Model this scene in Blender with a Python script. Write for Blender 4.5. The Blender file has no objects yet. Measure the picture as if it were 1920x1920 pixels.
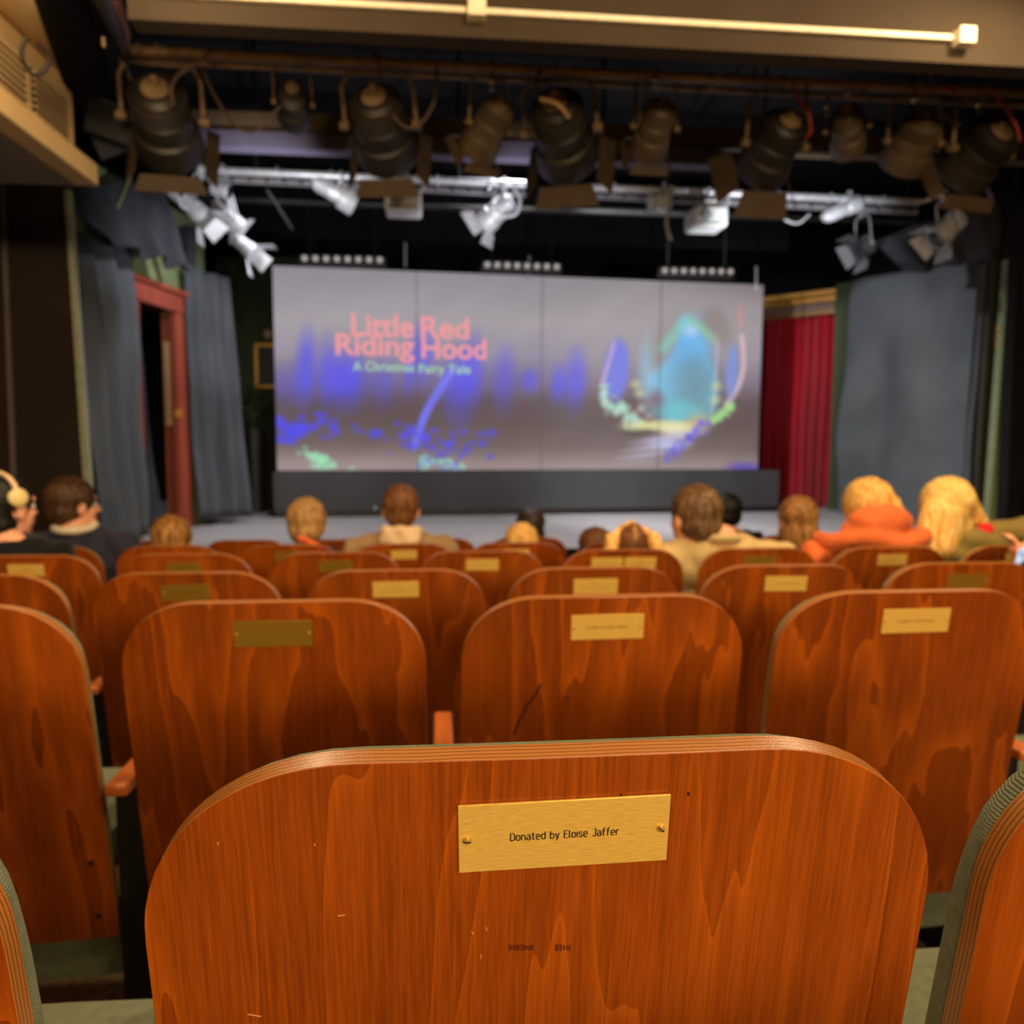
import bpy, bmesh, math, random
import numpy as np
from mathutils import Vector, Matrix, Euler, noise
C = bpy.context.scene.collection
sc = bpy.context.scene
PI = math.pi
# ------------------------------------------------------------------ camera
EYE = 1.086
YAW, PITCH, ROLL, FPX = math.radians(5.53), math.radians(5.07), math.radians(0.18), 1447.0
cam_d = bpy.data.cameras.new('camera'); cam = bpy.data.objects.new('camera', cam_d); C.objects.link(cam)
cam_d.sensor_width = 36; cam_d.lens = FPX/1920*36; cam_d.clip_start = .02; cam_d.clip_end = 100
CM = Matrix.Translation((0, 0, EYE)) @ Matrix.Rotation(-YAW, 4, 'Z') @ Matrix.Rotation(PI/2-PITCH, 4, 'X') @ Matrix.Rotation(ROLL, 4, 'Z')
cam.matrix_world = CM
cam_d.dof.use_dof = True; cam_d.dof.focus_distance = 0.50; cam_d.dof.aperture_fstop = 6.4
sc.camera = cam
def at(px, py, Y):
    """room point seen at a photo pixel, at the room distance Y"""
    d = CM.to_3x3() @ Vector(((px-960)/FPX, -(py-960)/FPX, -1))
    o = Vector((0, 0, EYE)); return o + d*(Y/d.y)
def pxs(n, Y): return n*Y/FPX
# ------------------------------------------------------------------ world, exposure
w = bpy.data.worlds.new('world'); sc.world = w; w.use_nodes = True
w.node_tree.nodes['Background'].inputs[0].default_value = (.55, .42, .33, 1)
w.node_tree.nodes['Background'].inputs[1].default_value = .02
sc.view_settings.view_transform = 'Standard'; sc.view_settings.look = 'None'
sc.view_settings.gamma = 1; sc.view_settings.use_curve_mapping = False; sc.view_settings.exposure = 0.0
# ------------------------------------------------------------------ lights
def area(name, loc, to, size, power, col, sy=None, spread=None):
    l = bpy.data.lights.new(name, 'AREA'); l.energy = power; l.color = col; l.size = size
    if sy: l.shape = 'RECTANGLE'; l.size_y = sy
    if spread: l.spread = math.radians(spread)
    o = bpy.data.objects.new(name, l); C.objects.link(o); o.location = loc
    o.rotation_euler = (Vector(to)-Vector(loc)).to_track_quat('-Z', 'Y').to_euler(); return o
def spot(name, loc, to, power, col, ang, blend=.6, rad=.05):
    l = bpy.data.lights.new(name, 'SPOT'); l.energy = power; l.color = col; l.spot_size = math.radians(ang)
    l.spot_blend = blend; l.shadow_soft_size = rad
    o = bpy.data.objects.new(name, l); C.objects.link(o); o.location = loc
    o.rotation_euler = (Vector(to)-Vector(loc)).to_track_quat('-Z', 'Y').to_euler(); return o
WARM = (1, .73, .43)
area('house_and_fill_light', (.9, -3.3, 1.93), (.5, 1.2, .8), 1.5, 112, WARM, .35)
area('house_and_fill_light', (-1.6, -3.0, 2.1), (-1.2, 2.6, .5), .6, 44, WARM)
area('house_and_fill_light', (2.6, -2.9, 2.1), (1.8, 3.0, .5), .6, 56, WARM)
area('house_and_fill_light', (1.2, .1, 3.2), (1.0, .9, .3), .2, 26, WARM)
area('house_and_fill_light', (2.3, 2.6, 3.05), (2.0, 2.5, .4), .22, 46, WARM)
area('house_and_fill_light', (-1.0, 2.5, 3.05), (-.9, 2.5, .4), .2, 26, WARM)
area('house_and_fill_light', (.9, 1.3, 3.2), (.9, 3.9, .4), .4, 42, WARM)
area('house_and_fill_light', (-.9, 1.6, 2.2), (-3.2, 3.0, 2.6), .3, 34, WARM)  # added fill that brightens the left air duct
spot('stage_light', (-.8, 5.95, 3.1), (-2.7, 7.2, .9), 150, (.95, .96, 1), 95, .8, .12)
spot('stage_light', (1.0, 5.95, 3.1), (3.1, 7.6, 1.1), 560, (.97, .97, 1), 95, .8, .06)
spot('stage_light', (.6, 5.8, 3.3), (.3, 7.0, .3), 300, (.96, .96, 1), 120, .8, .2)
spot('rear_bar_fill', (-.9, 4.6, 2.1), (-1.2, 5.8, 2.7), 62, (.95, .97, 1), 80, .5, .03)  # three unseen spots added to brighten the rear lighting bar
spot('rear_bar_fill', (.6, 4.6, 2.1), (.6, 5.8, 2.65), 50, (.95, .97, 1), 80, .5, .03)
spot('rear_bar_fill', (2.4, 4.6, 2.1), (2.5, 5.8, 2.55), 100, (.95, .97, 1), 80, .5, .03)

# ------------------------------------------------------------------ materials
def lin(c): return tuple(((x/255)/12.92 if x/255 <= .04045 else ((x/255+.055)/1.055)**2.4) for x in c)
MATS = {}
def mat(name, rgb, rough=.6, metal=0, var=.12, nscale=20, bump=0, bscale=200, coat=0, sheen=0, emit=None, estr=1, lincol=None, spec=.5, stretch=(1,1,1)):
    if name in MATS: return MATS[name]
    m = bpy.data.materials.new(name); m.use_nodes = True; nt = m.node_tree; N = nt.nodes; L = nt.links
    b = N['Principled BSDF']; col = lincol or lin(rgb)
    b.inputs['Roughness'].default_value = rough; b.inputs['Metallic'].default_value = metal
    b.inputs['Coat Weight'].default_value = coat; b.inputs['Coat Roughness'].default_value = .15
    b.inputs['Sheen Weight'].default_value = sheen; b.inputs['Specular IOR Level'].default_value = spec
    tc = N.new('ShaderNodeTexCoord'); mp = N.new('ShaderNodeMapping'); L.new(tc.outputs['Object'], mp.inputs[0])
    mp.inputs['Scale'].default_value = stretch
    nz = N.new('ShaderNodeTexNoise'); nz.inputs['Scale'].default_value = nscale; nz.inputs['Detail'].default_value = 5
    L.new(mp.outputs[0], nz.inputs['Vector'])
    r = N.new('ShaderNodeValToRGB'); r.color_ramp.elements[0].position = .3; r.color_ramp.elements[1].position = .7
    r.color_ramp.elements[0].color = (*[c*(1-var) for c in col], 1); r.color_ramp.elements[1].color = (*[min(1, c*(1+var)) for c in col], 1)
    L.new(nz.outputs['Fac'], r.inputs[0]); L.new(r.outputs[0], b.inputs['Base Color'])
    if bump:
        n2 = N.new('ShaderNodeTexNoise'); n2.inputs['Scale'].default_value = bscale; L.new(mp.outputs[0], n2.inputs['Vector'])
        bp = N.new('ShaderNodeBump'); bp.inputs['Strength'].default_value = bump; bp.inputs['Distance'].default_value = .002
        L.new(n2.outputs['Fac'], bp.inputs['Height']); L.new(bp.outputs[0], b.inputs['Normal'])
    if emit:
        b.inputs['Emission Color'].default_value = (*lin(emit), 1); b.inputs['Emission Strength'].default_value = estr
    MATS[name] = m; return m
def wood_mat(name, dark, light, seed=0, rings=9, lowf=(3.2, 1, .55), rough=.28, ringw=.2, edge=.22, fibw=.42, off=.30):
    if name in MATS: return MATS[name]
    m = bpy.data.materials.new(name); m.use_nodes = True; nt = m.node_tree; N = nt.nodes; L = nt.links
    b = N['Principled BSDF']; b.inputs['Roughness'].default_value = rough
    b.inputs['Coat Weight'].default_value = .12; b.inputs['Coat Roughness'].default_value = .12
    b.inputs['Specular IOR Level'].default_value = .3
    tc = N.new('ShaderNodeTexCoord'); oi = N.new('ShaderNodeObjectInfo')
    mul = N.new('ShaderNodeMath'); mul.operation = 'MULTIPLY'; mul.inputs[1].default_value = 37.; L.new(oi.outputs['Random'], mul.inputs[0])
    cx = N.new('ShaderNodeCombineXYZ'); L.new(mul.outputs[0], cx.inputs[0]); cx.inputs[1].default_value = seed; L.new(mul.outputs[0], cx.inputs[2])
    add = N.new('ShaderNodeVectorMath'); add.operation = 'ADD'; L.new(tc.outputs['Object'], add.inputs[0]); L.new(cx.outputs[0], add.inputs[1])
    def nz(scale, sc_, detail=3, rough_=.5, dist=0):
        mp = N.new('ShaderNodeMapping'); mp.inputs['Scale'].default_value = sc_; L.new(add.outputs[0], mp.inputs[0])
        n = N.new('ShaderNodeTexNoise'); n.inputs['Scale'].default_value = scale; n.inputs['Detail'].default_value = detail
        n.inputs['Roughness'].default_value = rough_; n.inputs['Distortion'].default_value = dist; L.new(mp.outputs[0], n.inputs['Vector']); return n.outputs['Fac']
    def mth(op, a, bb=None, c=None):
        n = N.new('ShaderNodeMath'); n.operation = op
        for i, v in enumerate((a, bb, c)):
            if v is None: continue
            if isinstance(v, (int, float)): n.inputs[i].default_value = v
            else: L.new(v, n.inputs[i])
        return n.outputs[0]
    big = nz(1.0, (lowf[0]*1.0, 1, lowf[2]*1.6), 4, .5, .2)
    r = mth('MULTIPLY', big, rings*1.6); fr = mth('FRACT', r)
    line = mth('POWER', fr, 3.0)                                      # saw-tooth growth rings
    fib = nz(1.0, (520, 1, 16), 3, .65); fib2 = nz(1.0, (90, 1, 3), 2, .6); blot = nz(5, (1, 1, .6), 3)
    ed = mth('POWER', fr, 14.0); s = mth('ADD', mth('MULTIPLY', line, ringw), mth('MULTIPLY', ed, edge))
    s = mth('ADD', s, mth('MULTIPLY', fib, fibw)); s = mth('ADD', s, mth('MULTIPLY', fib2, .26)); s = mth('ADD', s, mth('MULTIPLY', blot, .40))
    s = mth('SUBTRACT', s, off)
    cr = N.new('ShaderNodeValToRGB'); L.new(s, cr.inputs[0])
    e = cr.color_ramp.elements; e[0].position = .02; e[0].color = (*dark, 1); e[1].position = .72; e[1].color = (*light, 1)
    L.new(cr.outputs[0], b.inputs['Base Color'])
    bp = N.new('ShaderNodeBump'); bp.inputs['Strength'].default_value = .07; bp.inputs['Distance'].default_value = .001
    L.new(fib, bp.inputs['Height']); L.new(bp.outputs[0], b.inputs['Normal'])
    MATS[name] = m; return m
def ply_mat(name, rough=.3):
    m = bpy.data.materials.new(name); m.use_nodes = True; nt = m.node_tree; N = nt.nodes; L = nt.links
    b = N['Principled BSDF']; b.inputs['Roughness'].default_value = rough; b.inputs['Coat Weight'].default_value = .5; b.inputs['Coat Roughness'].default_value = .18
    at_ = N.new('ShaderNodeAttribute'); at_.attribute_name = 'ply'
    nz = N.new('ShaderNodeTexNoise'); nz.inputs['Scale'].default_value = 14; tc = N.new('ShaderNodeTexCoord'); L.new(tc.outputs['Object'], nz.inputs['Vector'])
    a = N.new('ShaderNodeMath'); a.operation = 'MULTIPLY_ADD'; L.new(nz.outputs['Fac'], a.inputs[0]); a.inputs[1].default_value = .22; L.new(at_.outputs['Fac'], a.inputs[2])
    mlt = N.new('ShaderNodeMath'); mlt.operation = 'MULTIPLY'; L.new(a.outputs[0], mlt.inputs[0]); mlt.inputs[1].default_value = 4.5
    fr = N.new('ShaderNodeMath'); fr.operation = 'FRACT'; L.new(mlt.outputs[0], fr.inputs[0])
    cr = N.new('ShaderNodeValToRGB'); L.new(fr.outputs[0], cr.inputs[0]); e = cr.color_ramp.elements
    e[0].position = 0; e[0].color = (.10, .03, .006, 1); e[1].position = .25; e[1].color = (.45, .17, .035, 1)
    x = cr.color_ramp.elements.new(.85); x.color = (.5, .2, .045, 1); x = cr.color_ramp.elements.new(1); x.color = (.16, .05, .01, 1)
    n2 = N.new('ShaderNodeTexNoise'); n2.inputs['Scale'].default_value = 900; L.new(tc.outputs['Object'], n2.inputs['Vector'])
    bp = N.new('ShaderNodeBump'); bp.inputs['Strength'].default_value = .35; bp.inputs['Distance'].default_value = .0006; L.new(n2.outputs['Fac'], bp.inputs['Height'])
    L.new(bp.outputs[0], b.inputs['Normal']); L.new(cr.outputs[0], b.inputs['Base Color']); MATS[name] = m; return m
def rib_mat(name, rgb, scale=230, axis='Z'):
    m = mat(name, rgb, .95, var=.18, nscale=60, sheen=.3, spec=.15); nt = m.node_tree; N = nt.nodes; L = nt.links; b = N['Principled BSDF']
    tc = N.new('ShaderNodeTexCoord')
    wv = N.new('ShaderNodeTexWave'); wv.bands_direction = axis; wv.inputs['Scale'].default_value = scale/6.283; wv.inputs['Distortion'].default_value = 1.2; wv.inputs['Detail'].default_value = 2
    L.new(tc.outputs['Object'], wv.inputs['Vector'])
    n2 = N.new('ShaderNodeTexNoise'); n2.inputs['Scale'].default_value = 900; L.new(tc.outputs['Object'], n2.inputs['Vector'])
    ad = N.new('ShaderNodeMath'); ad.operation = 'ADD'; L.new(wv.outputs['Fac'], ad.inputs[0]); L.new(n2.outputs['Fac'], ad.inputs[1])
    bp = N.new('ShaderNodeBump'); bp.inputs['Strength'].default_value = 1; bp.inputs['Distance'].default_value = .0016
    L.new(ad.outputs[0], bp.inputs['Height']); L.new(bp.outputs[0], b.inputs['Normal']); return m
def brass_mat(name, rgb, rough, metal=.55):
    m = mat(name, rgb, rough, metal=metal, var=.17, nscale=1, stretch=(110, 1, 1100)); nt = m.node_tree; N = nt.nodes; L = nt.links; b = N['Principled BSDF']
    tc = N.new('ShaderNodeTexCoord'); mp = N.new('ShaderNodeMapping'); mp.inputs['Scale'].default_value = (60, 1, 1500); L.new(tc.outputs['Object'], mp.inputs[0])
    n2 = N.new('ShaderNodeTexNoise'); n2.inputs['Scale'].default_value = 1; L.new(mp.outputs[0], n2.inputs['Vector'])
    bp = N.new('ShaderNodeBump'); bp.inputs['Strength'].default_value = .25; bp.inputs['Distance'].default_value = .0004
    L.new(n2.outputs['Fac'], bp.inputs['Height']); L.new(bp.outputs[0], b.inputs['Normal']); return m
WOOD = wood_mat('seat_plywood', (.10, .013, .0008), (.56, .120, .006), rings=7, lowf=(3.6, 1, .40), ringw=.24, edge=.05)
WOODF = wood_mat('front_seat_plywood', (.105, .014, .0008), (.54, .12, .007), seed=4.4, rings=9, lowf=(4.6, 1, .30), rough=.32, ringw=.08, edge=.15, fibw=.52, off=.30)
PLY = ply_mat('plywood_edge')
ARMW = mat('armrest_wood', (205, 110, 45), .35, var=.2, nscale=4, stretch=(8, 1, 8), coat=.3)
SAGE = rib_mat('sage_ribbed_fabric', (128, 140, 104), 760, 'Z')
SAGES = rib_mat('sage_seat_fabric', (134, 146, 108), 700, 'X')
BRASS = brass_mat('bright_brass', (255, 200, 98), .42, .35)
BRASSD = brass_mat('dark_reflection_brass', (168, 128, 40), .35, .55)  # dull plates get a reflection of dark surroundings put into their colour
SCREW = mat('screw_brass', (226, 182, 92), .32, .6)
INK = mat('engraved_ink', (28, 18, 14), .6); INKS = mat('faded_ink', (150, 98, 20), .6)
BLACKM = mat('black_steel', (16, 15, 15), .5, var=.2); DARKSC = mat('dark_screw', (40, 12, 8), .5)
HINGE = mat('grey_hinge_metal', (130, 125, 115), .4, .7)
CARPET = mat('brown_carpet', (120, 100, 76), .95, var=.35, nscale=60, bump=.6, bscale=300, spec=.1)
STAGEF = mat('grey_stage_floor', (150, 146, 146), .75, var=.10, nscale=3, spec=.25)
BLACKW = mat('black_wall_paint', (20, 18, 18), .9, var=.3, nscale=4, spec=.2)
DBROWN = mat('dark_brown_wall', (44, 34, 26), .85, var=.2, nscale=2, spec=.2)
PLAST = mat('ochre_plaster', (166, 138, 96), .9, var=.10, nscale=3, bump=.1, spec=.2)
CREAM = mat('cream_duct_paint', (205, 172, 118), .7, var=.06, nscale=6)
GREYU = mat('grey_soffit', (120, 108, 92), .9)
WHITEP = mat('white_conduit_plastic', (248, 232, 200), .5)
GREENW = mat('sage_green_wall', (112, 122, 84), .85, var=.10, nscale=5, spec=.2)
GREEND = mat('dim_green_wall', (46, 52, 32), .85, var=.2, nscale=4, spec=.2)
REDW = mat('red_brown_door_frame', (142, 62, 42), .55, var=.2, nscale=6, stretch=(1, 1, .2))
DRAPE = mat('blue_grey_drape', (74, 78, 84), .95, var=.16, nscale=2.2, spec=.08)
DRAPEB = mat('charcoal_drape', (52, 52, 58), .95, var=.25, nscale=3, spec=.08)
RED = mat('crimson_velvet', (150, 8, 32), .85, var=.15, nscale=12, stretch=(1, 1, .1), sheen=.2, spec=.1)
GOLD = mat('gold_paint', (214, 156, 66), .45, .3, var=.2, nscale=14)
MAUVE = mat('dusty_wood_pelmet', (124, 96, 84), .6, var=.15)
PLINTH = mat('charcoal_plinth_paint', (62, 62, 64), .85, var=.12, nscale=3, spec=.2)
LBLACK = mat('lamp_black_enamel', (42, 34, 26), .5, var=.25, nscale=9)
LBROWN = mat('lamp_dusty_housing', (128, 104, 72), .6, var=.25, nscale=14)
LSILV = mat('lamp_silver_casting', (205, 207, 214), .45, .35, var=.15, nscale=20)
LWHITE = mat('projector_white_case', (240, 245, 248), .5)
BARB = mat('dusty_pipe', (150, 120, 84), .5, .2, var=.3, nscale=12)
LENS = mat('dark_lens', (20, 24, 32), .08)
CABLE = mat('brown_cable', (84, 66, 46), .6); CABLER = mat('red_cable', (150, 44, 34), .6); CABLEW = mat('pale_cable', (190, 190, 196), .6)

# ------------------------------------------------------------------ mesh helpers
class MB:
    def __init__(s): s.v = []; s.f = []; s.m = []
    def add(s, vs, fs, mi=0):
        o = len(s.v); s.v += [tuple(v) for v in vs]; s.f += [tuple(i+o for i in f) for f in fs]; s.m += [mi]*len(fs); return s
    def box(s, c, d, R=None, mi=0):
        vs = [Vector((x*d[0]/2, y*d[1]/2, z*d[2]/2)) for z in (-1, 1) for y in (-1, 1) for x in (-1, 1)]
        if R is not None: vs = [R @ v for v in vs]
        vs = [v+Vector(c) for v in vs]
        return s.add(vs, [(0, 2, 3, 1), (4, 5, 7, 6), (0, 1, 5, 4), (2, 6, 7, 3), (0, 4, 6, 2), (1, 3, 7, 5)], mi)
    def quadprism(s, pts, off, mi=0):
        a = [Vector(p) for p in pts]; n = len(a); b = [p+Vector(off) for p in a]
        return s.add(a+b, [tuple(range(n-1, -1, -1)), tuple(range(n, 2*n))]+[(i, (i+1) % n, n+(i+1) % n, n+i) for i in range(n)], mi)
    def cyl(s, p0, p1, r0, r1=None, n=16, mi=0, cap=True):
        r1 = r0 if r1 is None else r1; p0 = Vector(p0); p1 = Vector(p1); d = (p1-p0).normalized()
        a = d.orthogonal().normalized(); b = d.cross(a)
        vs = [p+(a*math.cos(t)+b*math.sin(t))*r for p, r in ((p0, r0), (p1, r1)) for t in [2*PI*i/n for i in range(n)]]
        fs = [(i, (i+1) % n, n+(i+1) % n, n+i) for i in range(n)]
        if cap: fs += [tuple(range(n-1, -1, -1)), tuple(range(n, 2*n))]
        return s.add(vs, fs, mi)
    def lathe(s, p0, d, prof, n=20, mi=0):
        p0 = Vector(p0); d = Vector(d).normalized(); a = d.orthogonal().normalized(); b = d.cross(a); k = len(prof)
        vs = [p0+d*h+(a*math.cos(2*PI*i/n)+b*math.sin(2*PI*i/n))*max(r, 1e-5) for h, r in prof for i in range(n)]
        fs = [(j*n+i, j*n+(i+1) % n, (j+1)*n+(i+1) % n, (j+1)*n+i) for j in range(k-1) for i in range(n)]
        fs += [tuple(range(n-1, -1, -1)), tuple(range((k-1)*n, k*n))]
        return s.add(vs, fs, mi)
    def tube(s, pts, r, n=8, mi=0):
        P = [Vector(p) for p in pts]
        if not isinstance(r, (list, tuple)): P = [p for i, p in enumerate(P) if i == 0 or (p-P[i-1]).length > 1e-7]
        k = len(P); vs = []; prev = None
        rr = r if isinstance(r, (list, tuple)) else [r]*k
        for i, p in enumerate(P):
            t = (P[min(i+1, k-1)]-P[max(i-1, 0)]).normalized()
            a = t.orthogonal().normalized() if prev is None else (prev-t*prev.dot(t)).normalized(); prev = a; b = t.cross(a)
            vs += [p+(a*math.cos(2*PI*j/n)+b*math.sin(2*PI*j/n))*rr[i] for j in range(n)]
        fs = [(j*n+i, j*n+(i+1) % n, (j+1)*n+(i+1) % n, (j+1)*n+i) for j in range(k-1) for i in range(n)]
        fs += [tuple(range(n-1, -1, -1)), tuple(range((k-1)*n, k*n))]
        return s.add(vs, fs, mi)
    def ell(s, c, r, R=None, n=16, k=10, mi=0):
        c = Vector(c); r = (r, r, r) if isinstance(r, (int, float)) else r; vs = []
        for j in range(1, k):
            th = PI*j/k
            for i in range(n):
                v = Vector((r[0]*math.sin(th)*math.cos(2*PI*i/n), r[1]*math.sin(th)*math.sin(2*PI*i/n), r[2]*math.cos(th)))
                vs.append(c+(R @ v if R is not None else v))
        for z in (1, -1):
            v = Vector((0, 0, r[2]*z)); vs.append(c+(R @ v if R is not None else v))
        T = (k-1)*n; fs = [(j*n+i, (j+1)*n+i, (j+1)*n+(i+1) % n, j*n+(i+1) % n) for j in range(k-2) for i in range(n)]
        fs += [(T, i, (i+1) % n) for i in range(n)]+[(T+1, (k-2)*n+(i+1) % n, (k-2)*n+i) for i in range(n)]
        return s.add(vs, fs, mi)
    def cap(s, p0, p1, r0, r1=None, n=14):
        r1 = r0 if r1 is None else r1; s.cyl(p0, p1, r0, r1, n); s.ell(p0, r0, n=n, k=8); s.ell(p1, r1, n=n, k=8); return s
    def mesh(s, name, ang=35):
        me = bpy.data.meshes.new(name); me.from_pydata(s.v, [], s.f); me.update()
        me.polygons.foreach_set('material_index', s.m); me.polygons.foreach_set('use_smooth', [True]*len(s.f))
        me.set_sharp_from_angle(angle=math.radians(ang)); return me
    def build(s, name, m, parent=None, ang=35, loc=None, bevel=0):
        me = s.mesh(name, ang)
        for x in (m if isinstance(m, (list, tuple)) else [m]): me.materials.append(x)
        o = bpy.data.objects.new(name, me); C.objects.link(o)
        if parent: o.parent = parent
        if loc is not None: o.location = loc
        if bevel:
            md = o.modifiers.new('bevel', 'BEVEL'); md.width = bevel; md.segments = 2; md.limit_method = 'ANGLE'; md.angle_limit = math.radians(40)
            bake(o)
        return o
def bake(o):
    dg = bpy.context.evaluated_depsgraph_get(); dg.update(); me = bpy.data.meshes.new_from_object(o.evaluated_get(dg))
    nm = o.data.name; old = o.data; o.modifiers.clear(); o.data = me; bpy.data.meshes.remove(old); me.name = nm
def empty(name, loc=(0, 0, 0), rz=0):
    o = bpy.data.objects.new(name, None); C.objects.link(o); o.location = loc; o.rotation_euler = (0, 0, rz); o.empty_display_size = .05; return o
def tag(o, label=None, cat=None, group=None, kind=None):
    if label: o['label'] = label
    if cat: o['category'] = cat
    if group: o['group'] = group
    if kind: o['kind'] = kind
    return o
def struct(o): o['kind'] = 'structure'; return o
KIDS = {}
def kids(o): return [c for c in bpy.data.objects if c.parent == o]
def copy_tree(o, parent=None, tree=None):
    if tree is None:
        tree = {}
        for c in bpy.data.objects:
            if c.parent: tree.setdefault(c.parent.name, []).append(c)
    c = o.copy(); C.objects.link(c)
    if parent: c.parent = parent
    for ch in tree.get(o.name, []): copy_tree(ch, c, tree)
    return c
def text_mesh(txt, size, name, m, M, parent, offset=0, sx=1, ext=0, align='CENTER', spacing=1):
    cu = bpy.data.curves.new(name, 'FONT'); cu.body = txt; cu.size = size; cu.align_x = align; cu.offset = offset; cu.extrude = ext; cu.resolution_u = 3
    cu.space_character = spacing
    o = bpy.data.objects.new(name, cu); C.objects.link(o); dg = bpy.context.evaluated_depsgraph_get(); dg.update()
    me = bpy.data.meshes.new_from_object(o.evaluated_get(dg)); bpy.data.objects.remove(o)
    me.transform(Matrix.Diagonal((sx, 1, 1, 1))); me.transform(M)
    me.materials.clear(); me.materials.append(m); ob = bpy.data.objects.new(name, me); C.objects.link(ob); ob.parent = parent; return ob

# ================================================================== ROOM
SZ = EYE-.752                       # stage floor height
WL, WR = -3.55, 4.6                 # audience side walls
def slab(name, lo, hi, m):
    return struct(MB().box([(a+b)/2 for a, b in zip(lo, hi)], [b-a for a, b in zip(lo, hi)]).build(name, m))
# stepped audience floor
b = MB(); DZ = .0807; PITCHY = .866
for k in range(-5, 7):
    y0 = .44+k*PITCHY-.30; y1 = y0+PITCHY
    if k == 6: y1 = 5.47
    b.box(((WL+WR)/2, (y0+y1)/2, -DZ*k-.3), (WR-WL, y1-y0, .6))
struct(b.build('floor', CARPET))
FY = .44-5*PITCHY-.30
slab('wall_left', (WL-.12, FY, -.8), (WL, 5.45, 3.5), DBROWN)
slab('wall_right', (WR, FY, -.8), (WR+.12, 5.6, 3.5), DBROWN)
slab('wall_rear', (WL, FY-.12, -.8), (WR, FY, 3.5), mat('rear_wall_paint', (150, 120, 84), .9))
slab('ceiling', (WL, FY, 3.3), (WR, 3.2, 3.42), PLAST)
slab('ceiling_stage', (WL-1, 3.3, 4.0), (WR+1, 10.6, 4.1), BLACKW)
slab('wall_front', (WL-1, 10.4, -.8), (WR+1, 10.5, 4.0), BLACKW)
slab('wall_stage_left', (WL-1.1, 5.45, -.8), (WL-.98, 10.5, 4.0), BLACKW)
slab('wall_stage_right', (WR+.98, 5.6, -.8), (WR+1.1, 10.5, 4.0), BLACKW)
slab('floor_stage', (WL-1, 5.47, SZ-.1), (WR+1, 10.4, SZ), STAGEF)
slab('trim_1', (WL-1, 5.45, -.8), (WR+1, 5.47, SZ), BLACKW)
# plaster bulkhead over the front rows with its conduit
pb = at(240, 50, 3.2); BZ = at(960, 74, 3.2).z
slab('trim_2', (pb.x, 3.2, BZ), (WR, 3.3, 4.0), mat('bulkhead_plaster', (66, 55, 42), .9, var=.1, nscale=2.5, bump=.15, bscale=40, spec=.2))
cz = at(960, 22, 3.18).z
t = empty('light_conduit', (at(894, 20, 3.18).x, 3.19, cz)); tag(t, 'thin white conduit strip with square junction boxes along the plaster bulkhead', 'conduit')
x0 = at(240, 0, 3.18).x; x1 = at(1795, 75, 3.18).x; tx = t.location.x
MB().box(((x0+x1)/2-tx, 0, 0), (x1-x0, .02, .022)).build('strip', WHITEP, t, bevel=.003)
for px in (894, 1808):
    MB().box((at(px, 60, 3.17).x-tx, -.02, -.005), (.07, .06, .066)).build('junction_box', WHITEP, t, bevel=.004)
# air duct along the left wall
dx = at(185, 350, 3.9)
slab('trim_3', (WL, FY, dx.z), (dx.x-.10, 3.9, dx.z+.012), GREYU)
t = empty('air_duct', (dx.x-.1, 2, dx.z+.012)); tag(t, 'cream boxed air duct with dark grilles running along the left wall', 'air duct')
L0 = Vector(t.location)
def rel(p): return Vector(p)-L0
MB().box(rel((dx.x-.05, (FY+3.92)/2, dx.z+.05)), (.10, 3.88-FY, .10)).build('ledge', CREAM, t, bevel=.006)
MB().box(rel(((WL+dx.x-.07)/2, (FY+3.90)/2, dx.z+.24)), (dx.x-.11-WL, 3.86-FY, .42)).build('casing', CREAM, t, bevel=.006)
for (ya, yb) in ((3.50, 3.80), (3.12, 3.44), (2.5, 2.98), (1.9, 2.4)):
    g = MB().box(rel((dx.x-.088, (ya+yb)/2, dx.z+.25)), (.012, yb-ya, .20)).build('grille', mat('grille_shadow', (38, 30, 22), .8), t)
    for q in range(7):
        o = MB().box(rel((dx.x-.078, (ya+yb)/2, dx.z+.165+q*.028)), (.014, yb-ya, .006), None).build('slat', CREAM, g); 
t = MB().tube([(dx.x-.02, 1.0, dx.z+.52), (dx.x-.02, 3.72, dx.z+.50), (dx.x-.03, 3.80, dx.z+.49)], [.085, .085, .04], 20).build('air_unit', CREAM)
tag(t, 'long rounded cream casing lying on top of the left air duct', 'air unit')
slab('trim_4', (WL, FY, dx.z+.47), (dx.x-.1, 3.7, dx.z+.49), CREAM)
# angled drapes and walls on the stage, left side
def cloth(name, tl, tr, bl, br, m, folds=6, amp=.05, nx=70, nz=24, seed=0, sag=.0, parent=None, thick=.006, power=1.0, wob=.02):
    tl, tr, bl, br = map(Vector, (tl, tr, bl, br)); rnd = random.Random(seed); ph = rnd.random()*9
    nrm = (tr-tl).cross(bl-tl).normalized()
    if nrm.y > 0: nrm = -nrm
    vs = []
    for j in range(nz+1):
        v = j/nz
        for i in range(nx+1):
            u = i/nx; p = tl.lerp(tr, u).lerp(bl.lerp(br, u), v)
            a = amp*(.45+.55*v)
            d = a*math.sin(u*folds*2*PI+ph+.6*math.sin(v*3+u*4)) + a*.45*math.sin(u*folds*4.7+ph*2+v) + wob*noise.noise(Vector((u*3+seed, v*2.5, seed)))*3
            q = p+nrm*d; q.z -= sag*math.sin(PI*u)*(1-v); vs.append(q)
    n = nx+1
    b = MB().add(vs, [(j*n+i, (j+1)*n+i, (j+1)*n+i+1, j*n+i+1) for j in range(nz) for i in range(nx)])
    o = b.build(name, m, parent, ang=80)
    md = o.modifiers.new('s', 'SOLIDIFY'); md.thickness = thick; bake(o); return o
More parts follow.
